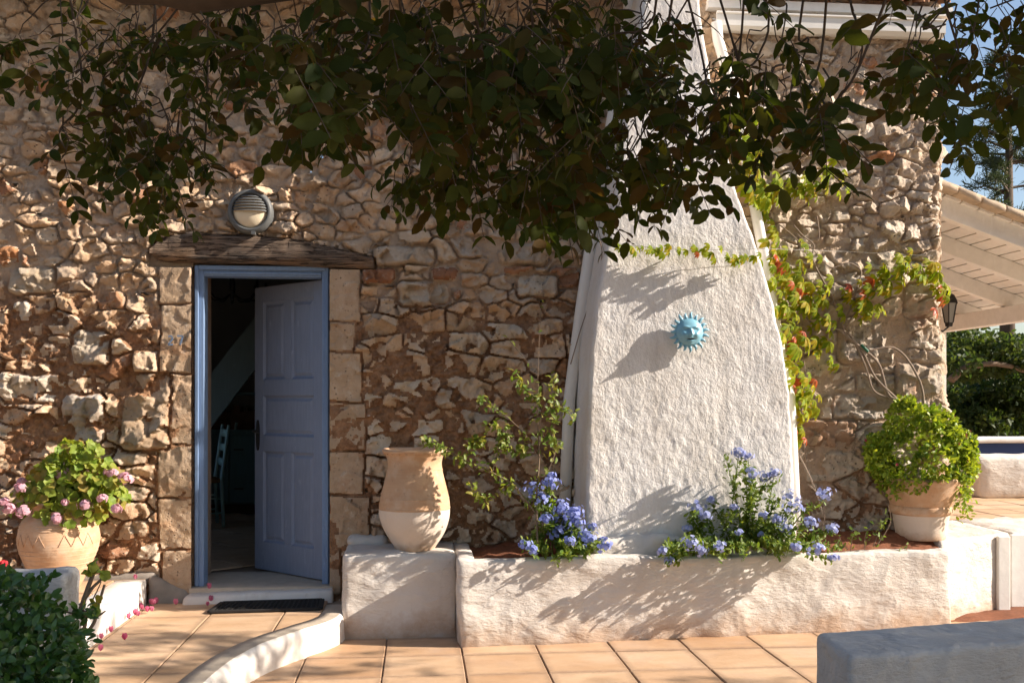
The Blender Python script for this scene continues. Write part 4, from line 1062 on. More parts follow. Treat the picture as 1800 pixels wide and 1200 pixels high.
rc = Vector((3.375, -.235, TZ - .004))
rpot = thing('shrub_pot', 'tapering terracotta pot with limewashed foot at the wall corner', 'pot', rc)
lumpy(MB().lathe([(0, .002)] + sm([(.150, 0), (.158, .02), (.168, .08), (.182, .165)]), rc, 48), 'foot', 'lime_pot', rpot, .003, 7)
lumpy(MB().lathe(sm([(.183, .1655), (.200, .18), (.200, .215), (.192, .225)], 3) + sm([(.193, .226), (.225, .30), (.262, .38), (.268, .40)], 4) + [(.262, .415), (.24, .41), (.22, .36), (0, .36)], rc, 48), 'bowl', 'terracotta', rpot, .003, 7)

# ------------------------------------------------------------------ sun mask
mc = P(1211, 584, -.56); l, r_, p_ = chim(mc.z); mc.y = -p_ - .030
mask = thing('sun_mask', 'turquoise glazed smiling sun face hanging on the white chimney breast', 'wall ornament', mc)
V = []; F = []; nr2, na = 22, 56; RF = .092
def gs(x, z, cx, cz, sx_, sz_): return math.exp(-((x - cx) / sx_) ** 2 - ((z - cz) / sz_) ** 2)
for i in range(nr2 + 1):
    t = i / nr2; r_ = RF * t
    for k in range(na):
        w = 2 * math.pi * k / na; x, z = r_ * math.cos(w), r_ * math.sin(w)
        h = .058 * math.sqrt(max(0, 1 - .96 * t * t)) if t < 1 else .0
        u, v = x / RF, z / RF
        h += .022 * gs(u, v, 0, -.08, .10, .20) + .010 * gs(u, v, 0, -.16, .16, .08)
        h += .010 * (gs(u, v, -.42, -.22, .22, .2) + gs(u, v, .42, -.22, .22, .2))
        h -= .012 * (gs(u, v, -.32, .14, .17, .10) + gs(u, v, .32, .14, .17, .10))
        h += .007 * (gs(u, v, -.32, .13, .09, .05) + gs(u, v, .32, .13, .09, .05))
        h += .008 * (gs(u, v, -.32, .33, .22, .06) + gs(u, v, .32, .33, .22, .06))
        h += .008 * gs(u, v, 0, -.60, .22, .06) + .006 * gs(u, v, 0, -.38, .26, .05) + .008 * gs(u, v, 0, -.78, .2, .1) - .012 * gs(u, v - .25 * u * u, 0, -.49, .26, .05)
        V.append((mc.x + x, mc.y - h, mc.z + z))
for i in range(nr2):
    for k in range(na): F.append([i*na+k, i*na+(k+1) % na, (i+1)*na+(k+1) % na, (i+1)*na+k])
MB().add(V, F).build('face', M['mask'], mask, True)
mb = MB(); q = []
for k in range(15):
    u = -.26 + .52 * k / 14; v = -.49 + .30 * u * u * 2; th = .030 * (1 - (u / .27) ** 2) + .004
    t = math.hypot(u, v); h = .058 * math.sqrt(1 - .96 * t * t) - .002
    q.append(((u * RF + mc.x, mc.y - h - .004, (v + th) * RF + mc.z), (u * RF + mc.x, mc.y - h - .004, (v - th * 1.4) * RF + mc.z)))
V = [a for p2 in q for a in p2]; mb.add(V, [[2*k, 2*k+1, 2*k+3, 2*k+2] for k in range(14)]); mb.build('mouth', M['mouth'], mask)
for k in range(19):
    w = 2 * math.pi * k / 19 + .1; d = Vector((math.cos(w), 0, math.sin(w))); t = Vector((-math.sin(w), 0, math.cos(w))); ln = .036 if k % 2 else .044
    pts_ = []
    for j in range(6):
        f_ = j / 5; pts_.append(mc + d * (RF * .93 + ln * f_) + t * (.007 * math.sin(f_ * 3)) + Vector((0, -.012 - .004 * math.sin(f_ * 3), 0)))
    MB().tube(pts_, [.0115, .0115, .010, .0085, .006, .002], 8).build('ray', M['mask'], mask, True)

# ------------------------------------------------------------------ veranda at the right
ver = thing('veranda', 'white timber lean-to veranda roof beyond the house corner', 'veranda', (4.5, 1.5, TZ))
PIT = .35
def rz(x): return 2.79 - PIT * (x - 3.8)            # underside of the rafters
for k, y in enumerate((.30, 1.02, 1.80, 2.60, 3.40)):
    a, b = Vector((3.645, y, rz(3.645) + .065)), Vector((7.0 if k == 0 else 5.45, y, rz(7.0 if k == 0 else 5.45) + .065))
    if k == 0: a.z += .02; b = Vector((5.6, y, rz(5.6) + .085))
    MB().bar(a, b, .075, .13 if k else .165).build('rafter', M['white_wood'], ver, bevel=.006)
x = 3.66; 
while x < 5.6:
    w = rng.uniform(.115, .135)
    zc_ = rz(x + w / 2) + .145
    MB().bar((x + w / 2, .22, zc_), (x + w / 2, 4.2, zc_), w - .008, .018, (PIT, 0, 1)).build('ceiling_board', M['white_wood'], ver); x += w
MB().bar((5.24, .1, rz(5.24) - .075), (5.24, 3.1, rz(5.24) - .075), .11, .148).build('plate_beam', M['white_wood'], ver, bevel=.008)
MB().box((5.19, 2.9, TZ - .02), (5.29, 3.0, rz(5.24) - .151)).build('post', M['white_wood'], ver)
for k in range(11):       # roof edge: old tiles bedded in mortar
    x = 3.67 + k * .18; zc_ = rz(x + .09) + .185
    V, F = rbox([(x,.12,zc_-.03+PIT*.09),(x+.176,.12,zc_-.03-PIT*.09),(x+.176,1.0,zc_-.03-PIT*.09),(x,1.0,zc_-.03+PIT*.09),(x,.12,zc_+.02+PIT*.09),(x+.176,.12,zc_+.02-PIT*.09),(x+.176,1.0,zc_+.02-PIT*.09),(x,1.0,zc_+.02+PIT*.09)], .012, .04, .012, 9, 3, k)
    mobj('roof_tile', mesh_np('roof_tile', V, F), M['roof_pale'], ver)
a, b = Vector((3.65, .6, rz(3.65) + .225)), Vector((5.65, .6, rz(5.65) + .225))
mb = MB().bar(a, b, .92, .05); V, F = rbox([mb.v[k] for k in (0, 1, 2, 3)] + [mb.v[k] for k in (4, 5, 6, 7)], .0, 1, 0) if False else (None, None)
for k in range(14):
    x = 3.65 + k * .145; zc_ = rz(x + .07) + .205
    V, F = rbox([(x,.17,zc_-.02+PIT*.07),(x+.15,.17,zc_-.02-PIT*.07),(x+.15,3.9,zc_-.02-PIT*.07),(x,3.9,zc_-.02+PIT*.07),(x,.17,zc_+.022+PIT*.07),(x+.15,.17,zc_+.022-PIT*.07),(x+.15,3.9,zc_+.022-PIT*.07),(x,3.9,zc_+.022+PIT*.07)], .012, .05, .02, 7, 3, k + 40)
    mobj('roof_tile', mesh_np('roof_tile', V, F), M['roof_pale'], ver)
MB().box((3.6445, 1.25, TZ), (3.70, 1.9, 2.62)).build('side_door_frame', M['blue_frame'], house)
lo = P(1668, 545, .95); lan = thing('lantern', 'black carriage lantern on the side wall under the veranda', 'lantern', lo)
MB().lathe([(0, -.135), (.03, -.13), (.035, -.10)], lo, 6).build('base', M['black_metal'], lan)
MB().lathe([(.034, -.10), (.062, .055)], lo, 6).build('glass', M['lantern_glass'], lan)
MB().lathe([(.075, .055), (.07, .075), (.045, .12), (.02, .135), (.012, .16), (0, .17)], lo, 6).build('cap', M['black_metal'], lan)
for k in range(6):
    w = math.pi * k / 3; MB().tube([lo + Vector((.036 * math.cos(w), .036 * math.sin(w), -.10)), lo + Vector((.064 * math.cos(w), .064 * math.sin(w), .055))], .005, 5).build('bar', M['black_metal'], lan)
MB().tube([lo + Vector((0, 0, -.13)), lo + Vector((-.05, 0, -.17)), Vector((3.64, lo.y, lo.z - .12))], .008, 6).build('bracket', M['black_metal'], lan, True)
# ------------------------------------------------------------------ foliage tools
def leaf_tpl(L=.05, W=.03, fold=.25, curl=.15, wide=.5, tip=1.0):
    """leaf along +y, facing +z; returns V, triangles"""
    V = [(0, 0, 0)]
    for t in (.20, wide, .83):
        w = W / 2 * math.sin(math.pi * min(1, t ** (math.log(.5) / math.log(wide)))) ** .58
        z = -curl * L * t * t
        V += [(-w, L * t, z + fold * w), (0, L * t, z), (w, L * t, z + fold * w)]
    V.append((0, L * tip, -curl * L * tip * tip))
    F = [(0, 2, 1), (0, 3, 2)]
    for k in (0, 3):
        a = 1 + k; F += [(a, a+1, a+4), (a, a+4, a+3), (a+1, a+2, a+5), (a+1, a+5, a+4)]
    F += [(7, 8, 10), (8, 9, 10)]
    return np.array(V, float), np.array(F)
def join_tpl(items):
    """several (V, F, Matrix) into one template"""
    Vs = []; Fs = []; n = 0
    for V, F, m in items:
        a = np.array(m.to_3x3()); V2 = V @ a.T + np.array(m.translation); Vs.append(V2); Fs.append(F + n); n += len(V)
    return np.concatenate(Vs), np.concatenate(Fs)
def frame(loc, d, nrm, s=1.0):
    y = Vector(d).normalized(); x = y.cross(Vector(nrm))
    if x.length < 1e-3: x = y.cross(Vector((.3, .5, .8)))
    x.normalize(); z = x.cross(y)
    m = Matrix((x * s, y * s, z * s)).transposed().to_4x4(); m.translation = Vector(loc); return m
def rv(r=rng):
    while True:
        v = Vector((r.uniform(-1, 1), r.uniform(-1, 1), r.uniform(-1, 1)))
        if .05 < v.length < 1: return v.normalized()
def tpl_mesh(name, tpl, mat, smooth=True):
    me = mesh_np(name, tpl[0], tpl[1], smooth); me.materials.append(mat); return me
def spread(name, tpl, mats, mat, parent):
    """many copies joined into one mesh: a mass nobody could count"""
    V, F = tpl
    A = np.array([np.array(m) for m in mats]); Rm = A[:, :3, :3]; T = A[:, :3, 3]
    VV = np.einsum('nij,kj->nki', Rm, V) + T[:, None, :]
    FF = F[None] + (np.arange(len(mats)) * len(V))[:, None, None]
    return mobj(name, mesh_np(name, VV.reshape(-1, 3), FF.reshape(-1, 3)), mat, parent, kind='stuff')
def emit(parent, name, mass, tpl, mats, mat, n_single):
    """the n_single copies that show largest become objects, the rest one mass"""
    def key(m):
        t = m.translation; px, py, d = topix(t)
        return (m.to_scale().y / d) if (-10 < px < 1810 and -10 < py < 1210 and d > .3) else -1
    ks = [key(m) for m in mats]; order = sorted(range(len(mats)), key=lambda i: -ks[i])
    single = [i for i in order[:n_single] if ks[i] > 0]; ss = set(single)
    me = tpl_mesh(name, tpl, mat)
    for i in single: inst(name, me, mats[i], parent)
    rest = [m for i, m in enumerate(mats) if i not in ss]
    if rest: spread(mass, tpl, rest, mat, parent)

# ------------------------------------------------------------------ carob tree: limbs overhead, pinnate leaves hanging into the view
carob = thing('carob_tree', 'large dark leaved tree whose branches hang across the top of the view', 'tree', (3.9, -5.4, -.15))
def limb(pts_, r0, r1, name='limb', n=9, mat='bark', parent=carob):
    pts_ = [Vector(p) for p in pts_]; sm_ = []
    for i in range(len(pts_) - 1):
        p0, p1, p2, p3 = pts_[max(i-1,0)], pts_[i], pts_[i+1], pts_[min(i+2,len(pts_)-1)]
        for k in range(5):
            t = k / 5; sm_.append(.5 * ((2*p1) + (-p0+p2)*t + (2*p0-5*p1+4*p2-p3)*t*t + (-p0+3*p1-3*p2+p3)*t**3))
    sm_.append(pts_[-1]); m = len(sm_) - 1
    sm_ = [p + rv() * r0 * .10 for p in sm_]
    return MB().tube(sm_, [r0 + (r1 - r0) * i / m for i in range(m + 1)], n).build(name, M[mat], parent, True)
MB().tube([(3.9,-5.4,-.2),(3.85,-5.35,.5),(3.75,-5.2,1.4),(3.6,-5.1,2.3),(3.5,-5.0,3.2),(3.5,-4.9,3.9)], [.30,.24,.21,.20,.19,.15], 16).build('trunk', M['bark'], carob, True)
limb([(3.55,-5.05,2.9),(2.4,-4.75,3.0),(1.2,-4.45,2.86),(.1,-4.25,2.62),(-.55,-4.15,2.48),(-.95,-4.1,2.55),(-1.8,-3.9,2.75),(-2.7,-3.6,2.9)], .13, .035)
limb([(3.5,-5.0,3.2),(2.9,-4.3,3.2),(2.2,-3.7,3.3),(1.2,-3.3,3.35),(.2,-3.1,3.3),(-1,-3.0,3.35)], .11, .03)
limb([(3.5,-5.0,3.3),(4.2,-4.2,3.6),(5.0,-3.6,3.6),(6.4,-3.6,3.5),(8,-3.8,3.2)], .12, .03)
limb([(3.5,-4.9,3.6),(2.5,-4.9,4.4),(1.0,-4.9,4.8)], .10, .03); limb([(3.5,-4.9,3.7),(4.6,-5.2,4.6),(6.2,-5.4,5.2)], .10, .03)

def spray(px, py, sx_, sy_, n, y0, y1): return (px, py, sx_, sy_, n, y0, y1)
CL = [spray(*a) for a in (
    (120,40,70,40,9,-3.7,-2.9), (180,140,80,50,14,-3.6,-2.8), (255,235,90,55,22,-3.6,-2.8), (280,325,50,30,10,-3.5,-2.9), (115,262,28,20,4,-3.4,-3.0), (330,130,60,60,12,-3.8,-2.9), (250,60,70,40,10,-3.7,-2.9), (315,255,35,35,8,-3.6,-3.0),
    (420,90,50,50,14,-4.45,-3.5), (520,100,65,65,18,-4.5,-3.5), (640,150,70,65,20,-4.5,-3.4), (600,40,100,40,14,-4.3,-3.2), (720,60,80,50,13,-4.2,-3.2), (560,200,40,25,5,-4.3,-3.6), (390,30,80,30,10,-4.2,-3.3),
    (770,120,90,80,24,-4.4,-3.2), (890,100,110,85,42,-4.5,-3.2), (905,265,100,55,26,-4.2,-3.0), (965,318,60,38,19,-4.1,-3.1), (1040,150,90,100,42,-4.3,-3.0), (1010,375,22,18,6,-4.0,-3.3), (725,270,45,35,8,-4.2,-3.2),
    (830,340,45,22,6,-4.1,-3.3), (1150,100,90,85,30,-4.2,-3.0), (1190,255,75,50,24,-4.0,-3.1), (1245,200,45,50,10,-4.0,-3.1), (1110,290,50,40,12,-4.0,-3.1), (1225,325,32,20,4,-4.0,-3.2), (860,10,110,30,16,-4.3,-3.2), (1060,10,90,30,16,-4.3,-3.2),
    (1310,120,40,50,9,-4.2,-3.2), (1390,160,55,35,12,-4.2,-3.2), (1440,220,38,35,9,-4.3,-3.4), (1370,90,50,25,5,-4.1,-3.1), (1510,115,40,30,4,-4.2,-3.4), (1450,280,14,14,2,-4.2,-3.6), (1500,20,50,16,3,-4.2,-3.4),
    (1630,50,45,40,9,-4.3,-3.4), (1690,90,50,45,13,-4.3,-3.4), (1775,150,35,30,9,-4.3,-3.4), (1740,15,55,22,7,-4.2,-3.4), (1640,180,28,28,4,-4.2,-3.6), (1880,120,45,60,10,-4.3,-3.5), (-60,60,60,60,5,-3.7,-3.0))]
leaf_m = []; twigs = MB(); LT = leaf_tpl(.057, .031, .28, .30, .52)
def compound(base, d, s=1.0, pairs=None, cam_face=.5):
    d = Vector(d).normalized(); pairs = pairs or rng.choice((3, 3, 4, 4, 5))
    up = (rv() * .6 + Vector((0, -cam_face, .6))).normalized(); side = d.cross(up).normalized()
    Lr = .040 * pairs * s
    twigs.tube([base, base + d * Lr * .6 + Vector((0, 0, -.004)), base + d * Lr + Vector((0, 0, -.012))], [.0016, .0012, .0009], 4, False)
    for k in range(pairs):
        p = base + d * Lr * (k + .7) / pairs + Vector((0, 0, -.012 * ((k + .7) / pairs) ** 2))
        for sg in (-1, 1):
            if rng.random() < .06: continue
            dd = (side * sg * .95 + d * .45 + rv() * .28 + Vector((0, 0, -.18))).normalized()
            leaf_m.append(frame(p, dd, up + rv() * .45, s * rng.uniform(.6, 1.2)))
for (px, py, sx_, sy_, n, y0, y1) in CL:
    if 780 < px < 1300 and py > 230: py -= 24
    Yc = (y0 + y1) / 2; c = P(px, py, Yc)
    root = c + Vector((rng.gauss(.05, .10), rng.gauss(0, .10), rng.uniform(.14, .30)))
    limb([root + Vector((rng.gauss(0, .10), rng.gauss(-.1, .08), rng.uniform(.3, .5))), root + rv() * .04, (root + c) / 2 + rv() * .06, c], .0045, .0025, 'branch', 6)
    for k in range(int(n * (.82 if 470 < px < 1290 else .68) + .5)):
        b = P(px + max(-1.6, min(1.6, rng.gauss(0, .7))) * sx_, py + max(-1.5, min(1.15, rng.gauss(0, .7))) * sy_, rng.uniform(y0, y1))
        a = c.lerp(b, rng.uniform(.1, .4)) + Vector((0, 0, rng.uniform(.04, .16)))
        m_ = (a + b) / 2 + rv() * .03 + Vector((0, 0, .02))
        if (b - a).length < .30: twigs.tube([a, a.lerp(m_, .5) + rv() * .015, m_, m_.lerp(b, .5) + rv() * .012, b], [.0028, .0025, .0022, .0018, .0014], 4, False)
        nb = rng.choice((1, 2, 2))
        for q in range(nb):
            dd = (b - a).normalized() * .6 + rv() * .9 + Vector((0, 0, -.75))
            compound(b + rv() * .02, dd, rng.uniform(.85, 1.15))
# the crown that goes on above and to the right, out of view
def crown(cx, cy, cz, rx, ry, rz_, n):
    for k in range(n):
        v = rv(); r_ = rng.random() ** .4; p = Vector((cx + v.x * rx * r_, cy + v.y * ry * r_, cz + v.z * rz_ * r_))
        px, py, d = topix(p)
        if -60 < px < 1860 and -40 < py < 1300 and d > 0: continue
        if p.z < 1.9: continue
        compound(p, rv() + Vector((0, 0, -.5)), 1.6, 4, .1)
crown(1.0, -4.3, 3.55, 4.2, 1.5, .75, 650); crown(5.2, -4.5, 4.1, 3.6, 1.5, 1.2, 1300); crown(7.6, -4.1, 3.5, 2.6, 1.1, 1.3, 1900); crown(5.0, -2.5, 3.6, 1.3, .55, .5, 70); crown(-2.0, -4.4, 3.6, 2.5, 1.4, .6, 300)
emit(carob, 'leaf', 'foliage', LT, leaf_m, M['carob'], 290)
twigs.build('twigs', M['bark'], carob, True, kind='stuff')

# ------------------------------------------------------------------ creeper on the right wall and across the breast
vine = thing('creeper', 'yellow green and red creeper with bare stems climbing the wall right of the chimney', 'vine', (3.3, -.15, .5))
def stem(pl, r0, r1, parent=vine, mat='vine_wood', name='stem'):
    return limb(pl, r0, r1, name, 7, mat, parent)
PW = lambda px, py, o=-.12: P(px, py, o)
stem([PW(1648,725), PW(1620,712), PW(1578,702), PW(1560,690), PW(1545,640), PW(1515,612), PW(1487,590), PW(1470,578), PW(1440,578), PW(1400,540)], .012, .006)
stem([PW(1578,702), PW(1540,665), PW(1520,625), PW(1508,610)], .010, .006); stem([PW(1625,740), PW(1622,690), PW(1612,660), PW(1590,625), PW(1565,610), PW(1525,617)], .009, .007)
stem([PW(1487,590), PW(1475,555), PW(1462,520), PW(1445,490), PW(1428,455), PW(1430,430), PW(1412,415), PW(1395,395)], .008, .004)
stem([PW(1482,575), PW(1495,540), PW(1508,500), PW(1513,475), PW(1490,462), PW(1460,470), PW(1430,440), PW(1400,410)], .007, .003)
stem([PW(1578,745), PW(1575,718), PW(1578,702)], .008, .006); stem([PW(1470,578), PW(1495,590), PW(1520,640), PW(1535,685), PW(1560,698)], .008, .006)
stem([PW(1436,380), PW(1440,410), PW(1438,425)], .004, .003); stem([PW(1370,395), PW(1400,420), PW(1420,450)], .004, .003)
stem([PW(1650,470,-.2), PW(1600,470,-.2), PW(1550,500,-.18), PW(1510,540,-.16), PW(1487,575,-.13)], .005, .006)
stem([PW(1420,830), PW(1415,790), PW(1408,740), PW(1415,660), PW(1400,560), PW(1375,450), PW(1350,360), PW(1320,240)], .006, .003)
MB().tube([P(1052, 424, -.54), P(1110, 432, -.565), P(1210, 440, -.575), P(1345, 437, -.55)], .0015, 5).build('wire', M['wire'], vine)
MB().tube([P(1345, 437, -.55), P(1480, 442, -.12), P(1640, 450, -.14)], .0018, 5).build('wire', M['wire'], vine)
stem([P(1030,600,-.18), P(1045,530,-.2), P(1055,480,-.3), P(1058,440,-.46), P(1054,424,-.54)], .004, .003); stem([P(1003,640,-.16), P(1022,575,-.18), P(1040,520,-.2), P(1054,455,-.24)], .004, .003)
MB().tube([PW(1514,606,-.13), PW(1520,612,-.13), PW(1526,618,-.13)], .010, 8).build('tie', M['green_tie'], vine)
lf = leaf_tpl(.075, .031, .30, .40, .55)
pal = []
for a, s in ((0, 1.0), (38, .92), (-38, .92), (80, .68), (-80, .68)):
    pal.append((lf[0], lf[1], Matrix.Rotation(R(a), 4, 'Z') @ Matrix.Rotation(R(-14), 4, 'X') @ Matrix.Scale(s, 4)))
VT = join_tpl(pal); vm = []
def vine_run(path, n, sp, o0, o1, red=.0, s=1.0):
    red *= .4
    seg = list(zip(path, path[1:]))
    for k in range(n):
        t = rng.random() * len(seg); (xa, ya), (xb, yb) = seg[min(int(t), len(seg) - 1)]; f_ = t - int(t)
        px, py = xa + (xb - xa) * f_ + rng.gauss(0, sp), ya + (yb - ya) * f_ + rng.gauss(0, sp)
        p = P(px, py, rng.uniform(o0, o1))
        d = Vector((rng.gauss(0, .45), -.55 + rng.gauss(0, .25), -.75)); nm = Vector((rng.gauss(.9, .4), -.7, .55))
        vm.append((frame(p, d, nm, s * rng.uniform(.7, 1.15)), rng.random() < red))
vine_run([(1305,215),(1320,265),(1325,300),(1345,345)], 60, 15, -.50, -.3)
vine_run([(1310,300),(1340,335),(1390,330),(1440,325),(1475,310)], 60, 13, -.34, -.12, .04); vine_run([(1345,345),(1352,380),(1362,410)], 12, 10, -.25, -.15)
vine_run([(1355,430),(1375,470),(1385,520),(1380,560)], 75, 20, -.42, -.2, .10); vine_run([(1395,440),(1420,500),(1440,545),(1425,590)], 55, 20, -.30, -.12, .08)
vine_run([(1390,580),(1402,630),(1412,680),(1420,720)], 65, 15, -.45, -.2, .25); vine_run([(1400,740),(1412,770)], 12, 8, -.3, -.15, .4); vine_run([(1440,600),(1455,640)], 10, 9, -.2, -.1)
vine_run([(1490,545),(1530,520),(1560,480),(1600,465),(1635,475),(1650,505)], 90, 15, -.30, -.12, .14); vine_run([(1500,530),(1540,535)], 10, 8, -.24, -.14)
vine_run([(1090,428),(1130,436),(1170,440)], 22, 4, -.62, -.565, 0, .6); vine_run([(1200,440),(1240,440),(1290,452),(1335,448)], 34, 5, -.63, -.565, .15, .65)
vine_run([(1655,515),(1660,520)], 2, 3, -.2, -.15, 1.0); vine_run([(1155,305),(1160,320)], 5, 4, -.6, -.55, 0, .7); vine_run([(1190,300),(1215,300)], 4, 5, -.6, -.55, .3, .6)
mg = tpl_mesh('leaf', VT, M['vine_g']); mr = tpl_mesh('leaf', VT, M['vine_r'])
for k, (m, red) in enumerate(vm):
    if k < 299 or red: inst('leaf', mr if red else mg, m, vine)
rest = [m for k, (m, red) in enumerate(vm) if not (k < 299 or red)]
if rest: spread('small_leaves', VT, rest, M['vine_g'], vine)

# ------------------------------------------------------------------ geranium
ger = thing('geranium', 'pink flowered geranium filling the round pot on the upper step', 'plant', gc + Vector((0, 0, .47)))
V = [(0, 0, 0)]; F = []; n = 14
for k in range(n):
    w = 2 * math.pi * k / n; r_ = .028 * (1 + .13 * math.cos(w * 5 + .5)) * (1 - .4 * max(0, math.cos(w + math.pi / 2) - .75)); V.append((r_ * math.cos(w), r_ * math.sin(w), .007 * math.cos(2.5 * w) + .006))
F = [(0, k + 1, (k + 1) % n + 1) for k in range(n)]
GT = (np.array(V), np.array(F)); gm = []; gsx = MB()
def gz_spot():
    while True:
        px, py = rng.gauss(125, 50), rng.gauss(855, 38)
        t = (py - 775) / 140
        if not 0 <= t <= 1.05: continue
        lo_, hi_ = np.interp(py, [775, 800, 830, 870, 900, 925], [105, 92, 55, 18, 20, 55]), np.interp(py, [775, 800, 830, 870, 900, 925], [165, 180, 215, 232, 205, 150])
        if lo_ < px < hi_: return px, py
for k in range(900):
    px, py = gz_spot(); o_ = rng.uniform(-.62, -.25); p = P(px, py, o_)
    c = gc + Vector((0, 0, .62)); nm = (p - c).normalized() + Vector((.15, -.35, .55)) + rv() * .55
    gm.append(frame(p, rv() + Vector((0, -.3, -.4)), nm, rng.uniform(.75, 1.2)))
    if k % 4 == 0: gsx.tube([gc + Vector((rng.uniform(-.1, .1), rng.uniform(-.1, .1), .47)), (gc + Vector((0, 0, .55)) + p) / 2 + rv() * .03, p], [.005, .0035, .002], 5, False)
gsx.build('stems', M['plumb_leaf'], ger, True, kind='stuff')
emit(ger, 'leaf', 'small_leaves', GT, gm, M['gera'], 230)
pt_ = leaf_tpl(.021, .018, .1, .2, .6)
def flower_head(name, c, r_, n, tpl, mat, parent, faced=None):
    mats = []
    for k in range(n):
        d = rv()
        if faced is not None: d = (d + Vector(faced) * .7).normalized()
        e3 = Vector((d.x * 1.15, d.y * .8, d.z * .8)); ce = Vector(c) + e3 * r_ * rng.uniform(.45, 1.15); sv = leaf_tpl((ce - Vector(c)).length, .003, 0, 0); mats.append((sv[0], sv[1], frame(c, ce - Vector(c), a_ if False else (0.3, .2, .9)))); a = rv(); u_ = d.cross(a).normalized(); w_ = d.cross(u_)
        ph = rng.uniform(0, 6)
        for q in range(5):
            t = 2 * math.pi * q / 5 + ph; mats.append((tpl[0], tpl[1], frame(ce, u_ * math.cos(t) + w_ * math.sin(t) + d * .12, d, rng.uniform(.85, 1.1))))
    V, F = join_tpl(mats); return mobj(name, mesh_np(name, V, F), mat, parent)
for (px, py, r_) in ((85,836,.030),(108,832,.045),(148,833,.026),(197,830,.042),(220,841,.044),(36,858,.036),(37,846,.022),(6,881,.026),(15,893,.034),(41,898,.044),(99,911,.045),(150,887,.046),(180,875,.026),(203,893,.032),(115,882,.016),(-25,905,.03)):
    o_ = -.62 if py > 850 else -.56
    flower_head('flower_head', P(px, py, o_), r_ * .95, max(7, int(r_ * 380)), pt_, M['pink'], ger, (.2, -.6, .3))

# ------------------------------------------------------------------ succulent shrub in the corner pot
sc_ = rc + Vector((0.0, -.02, .575))
ap = thing('succulent_shrub', 'bright green mounded trailing shrub in the corner pot', 'plant', rc + Vector((0, 0, .37)))
AT = leaf_tpl(.036, .021, .15, .1, .55); am = []
blobs = [(0, 0, 0, .26), (-.17, -.04, -.06, .19), (.16, -.03, -.04, .20), (-.10, 0, .22, .14), (.09, .0, .16, .16), (-.24, .0, .03, .13), (.25, -.02, -.10, .13), (.0, -.17, -.06, .15), (.24, -.06, .05, .11), (-.12, -.14, -.16, .11)]
for _ in range(26):
    d = (rv() + Vector((0, -.3, .25))).normalized(); b = rng.choice(blobs[:6]); q = Vector(b[:3]) + d * b[3] * .92; blobs.append((q.x, q.y, q.z, rng.uniform(.045, .085)))
k = 0
while k < 8200:
    b = rng.choice(blobs); d = rv(); p = sc_ + Vector(b[:3]) * .94 + d * b[3] * rng.uniform(.78, .98)
    q = p - sc_
    if any((q - Vector(c[:3])).length < c[3] * .74 for c in blobs) or q.z < -.28: continue
    nm = d + rv() * .7 + Vector((0, 0, .3)); am.append(frame(p, rv() + d * 1.1, nm, rng.uniform(.6, 1.25))); k += 1
for (x0, y0_, z0_, ln) in ((.20, -.17, -.22, .22), (.16, -.18, -.22, .14), (-.24, -.10, -.12, .18), (-.27, -.06, -.10, .16), (.25, -.10, -.18, .12)):
    for k in range(int(ln * 330)):
        am.append(frame(sc_ + Vector((x0 + rng.gauss(0, .022), y0_ + rng.gauss(0, .02), z0_ - rng.random() * ln)), rv() + Vector((0, -.2, -.5)), rv() + Vector((.2, -.6, .4)), rng.uniform(.6, 1.05)))
emit(ap, 'leaf', 'foliage', AT, am, M['apten'], 0)
ft = leaf_tpl(.012, .004, 0, .0, .5)
for k in range(26):
    b = rng.choice(blobs); d = (rv() + Vector((.2, -.9, .5))).normalized(); p = sc_ + Vector(b[:3]) + d * b[3] * 1.04
    if any((p - sc_ - Vector(c[:3])).length < c[3] * .97 for c in blobs): continue
    V, F = join_tpl([(ft[0], ft[1], frame(p, Vector((math.cos(w), 0, math.sin(w))) + d * .2, d)) for w in [2 * math.pi * q / 12 for q in range(12)]])
    mobj('flower', mesh_np('flower', V, F), M['aflower'], ap)

# ------------------------------------------------------------------ plumbago
PT = leaf_tpl(.040, .017, .2, .25, .6); fl = leaf_tpl(.0150, .0125, .0, .05, .62)
def plumbago(label, base, heads, shoots, nleaf, mat, yr):
    t = thing('plumbago_bush', label, 'plant', base, 'plumbago bushes in the planter')
    lm = []; base = Vector(base)
    for (px, py, rpx) in heads:
        Y = rng.uniform(*yr) if py < 950 else yr[0] - rng.uniform(.06, .14); c = P(px, py, Y); flower_head('flower_cluster', c, rpx / 262 * .85, int(8 + rpx * .95), fl, mat, t, (.1, -.7, .35))
        shoots = shoots + [(px, py + 6, Y)]
    for s_ in shoots:
        tip = P(s_[0], s_[1], s_[2] if len(s_) > 2 else (rng.uniform(*yr) if s_[1] < 955 else yr[0] - rng.uniform(.02, .12))); b0 = base + Vector((rng.uniform(-.12, .12) + (tip.x - base.x) * .55, rng.uniform(-.05, .05), 0)); mid = (b0 + tip) / 2 + Vector((0, 0, .05))
        MB().tube([b0, mid, tip], [.0045, .0035, .002], 5, False).build('stem', M['plumb_leaf'], t, True)
        for k in range(nleaf):
            f_ = rng.uniform(.15, 1); p = b0.lerp(mid, f_ * 2) if f_ < .5 else mid.lerp(tip, f_ * 2 - 1)
            lm.append(frame(p + rv() * .034 * rng.random(), rv() + Vector((.1, -.3, .35)), rv() * .6 + Vector((.3, -.4, .7)), rng.uniform(.6, 1.15)))
    emit(t, 'leaf', 'foliage', PT, lm, M['plumb_leaf'], 0); return t
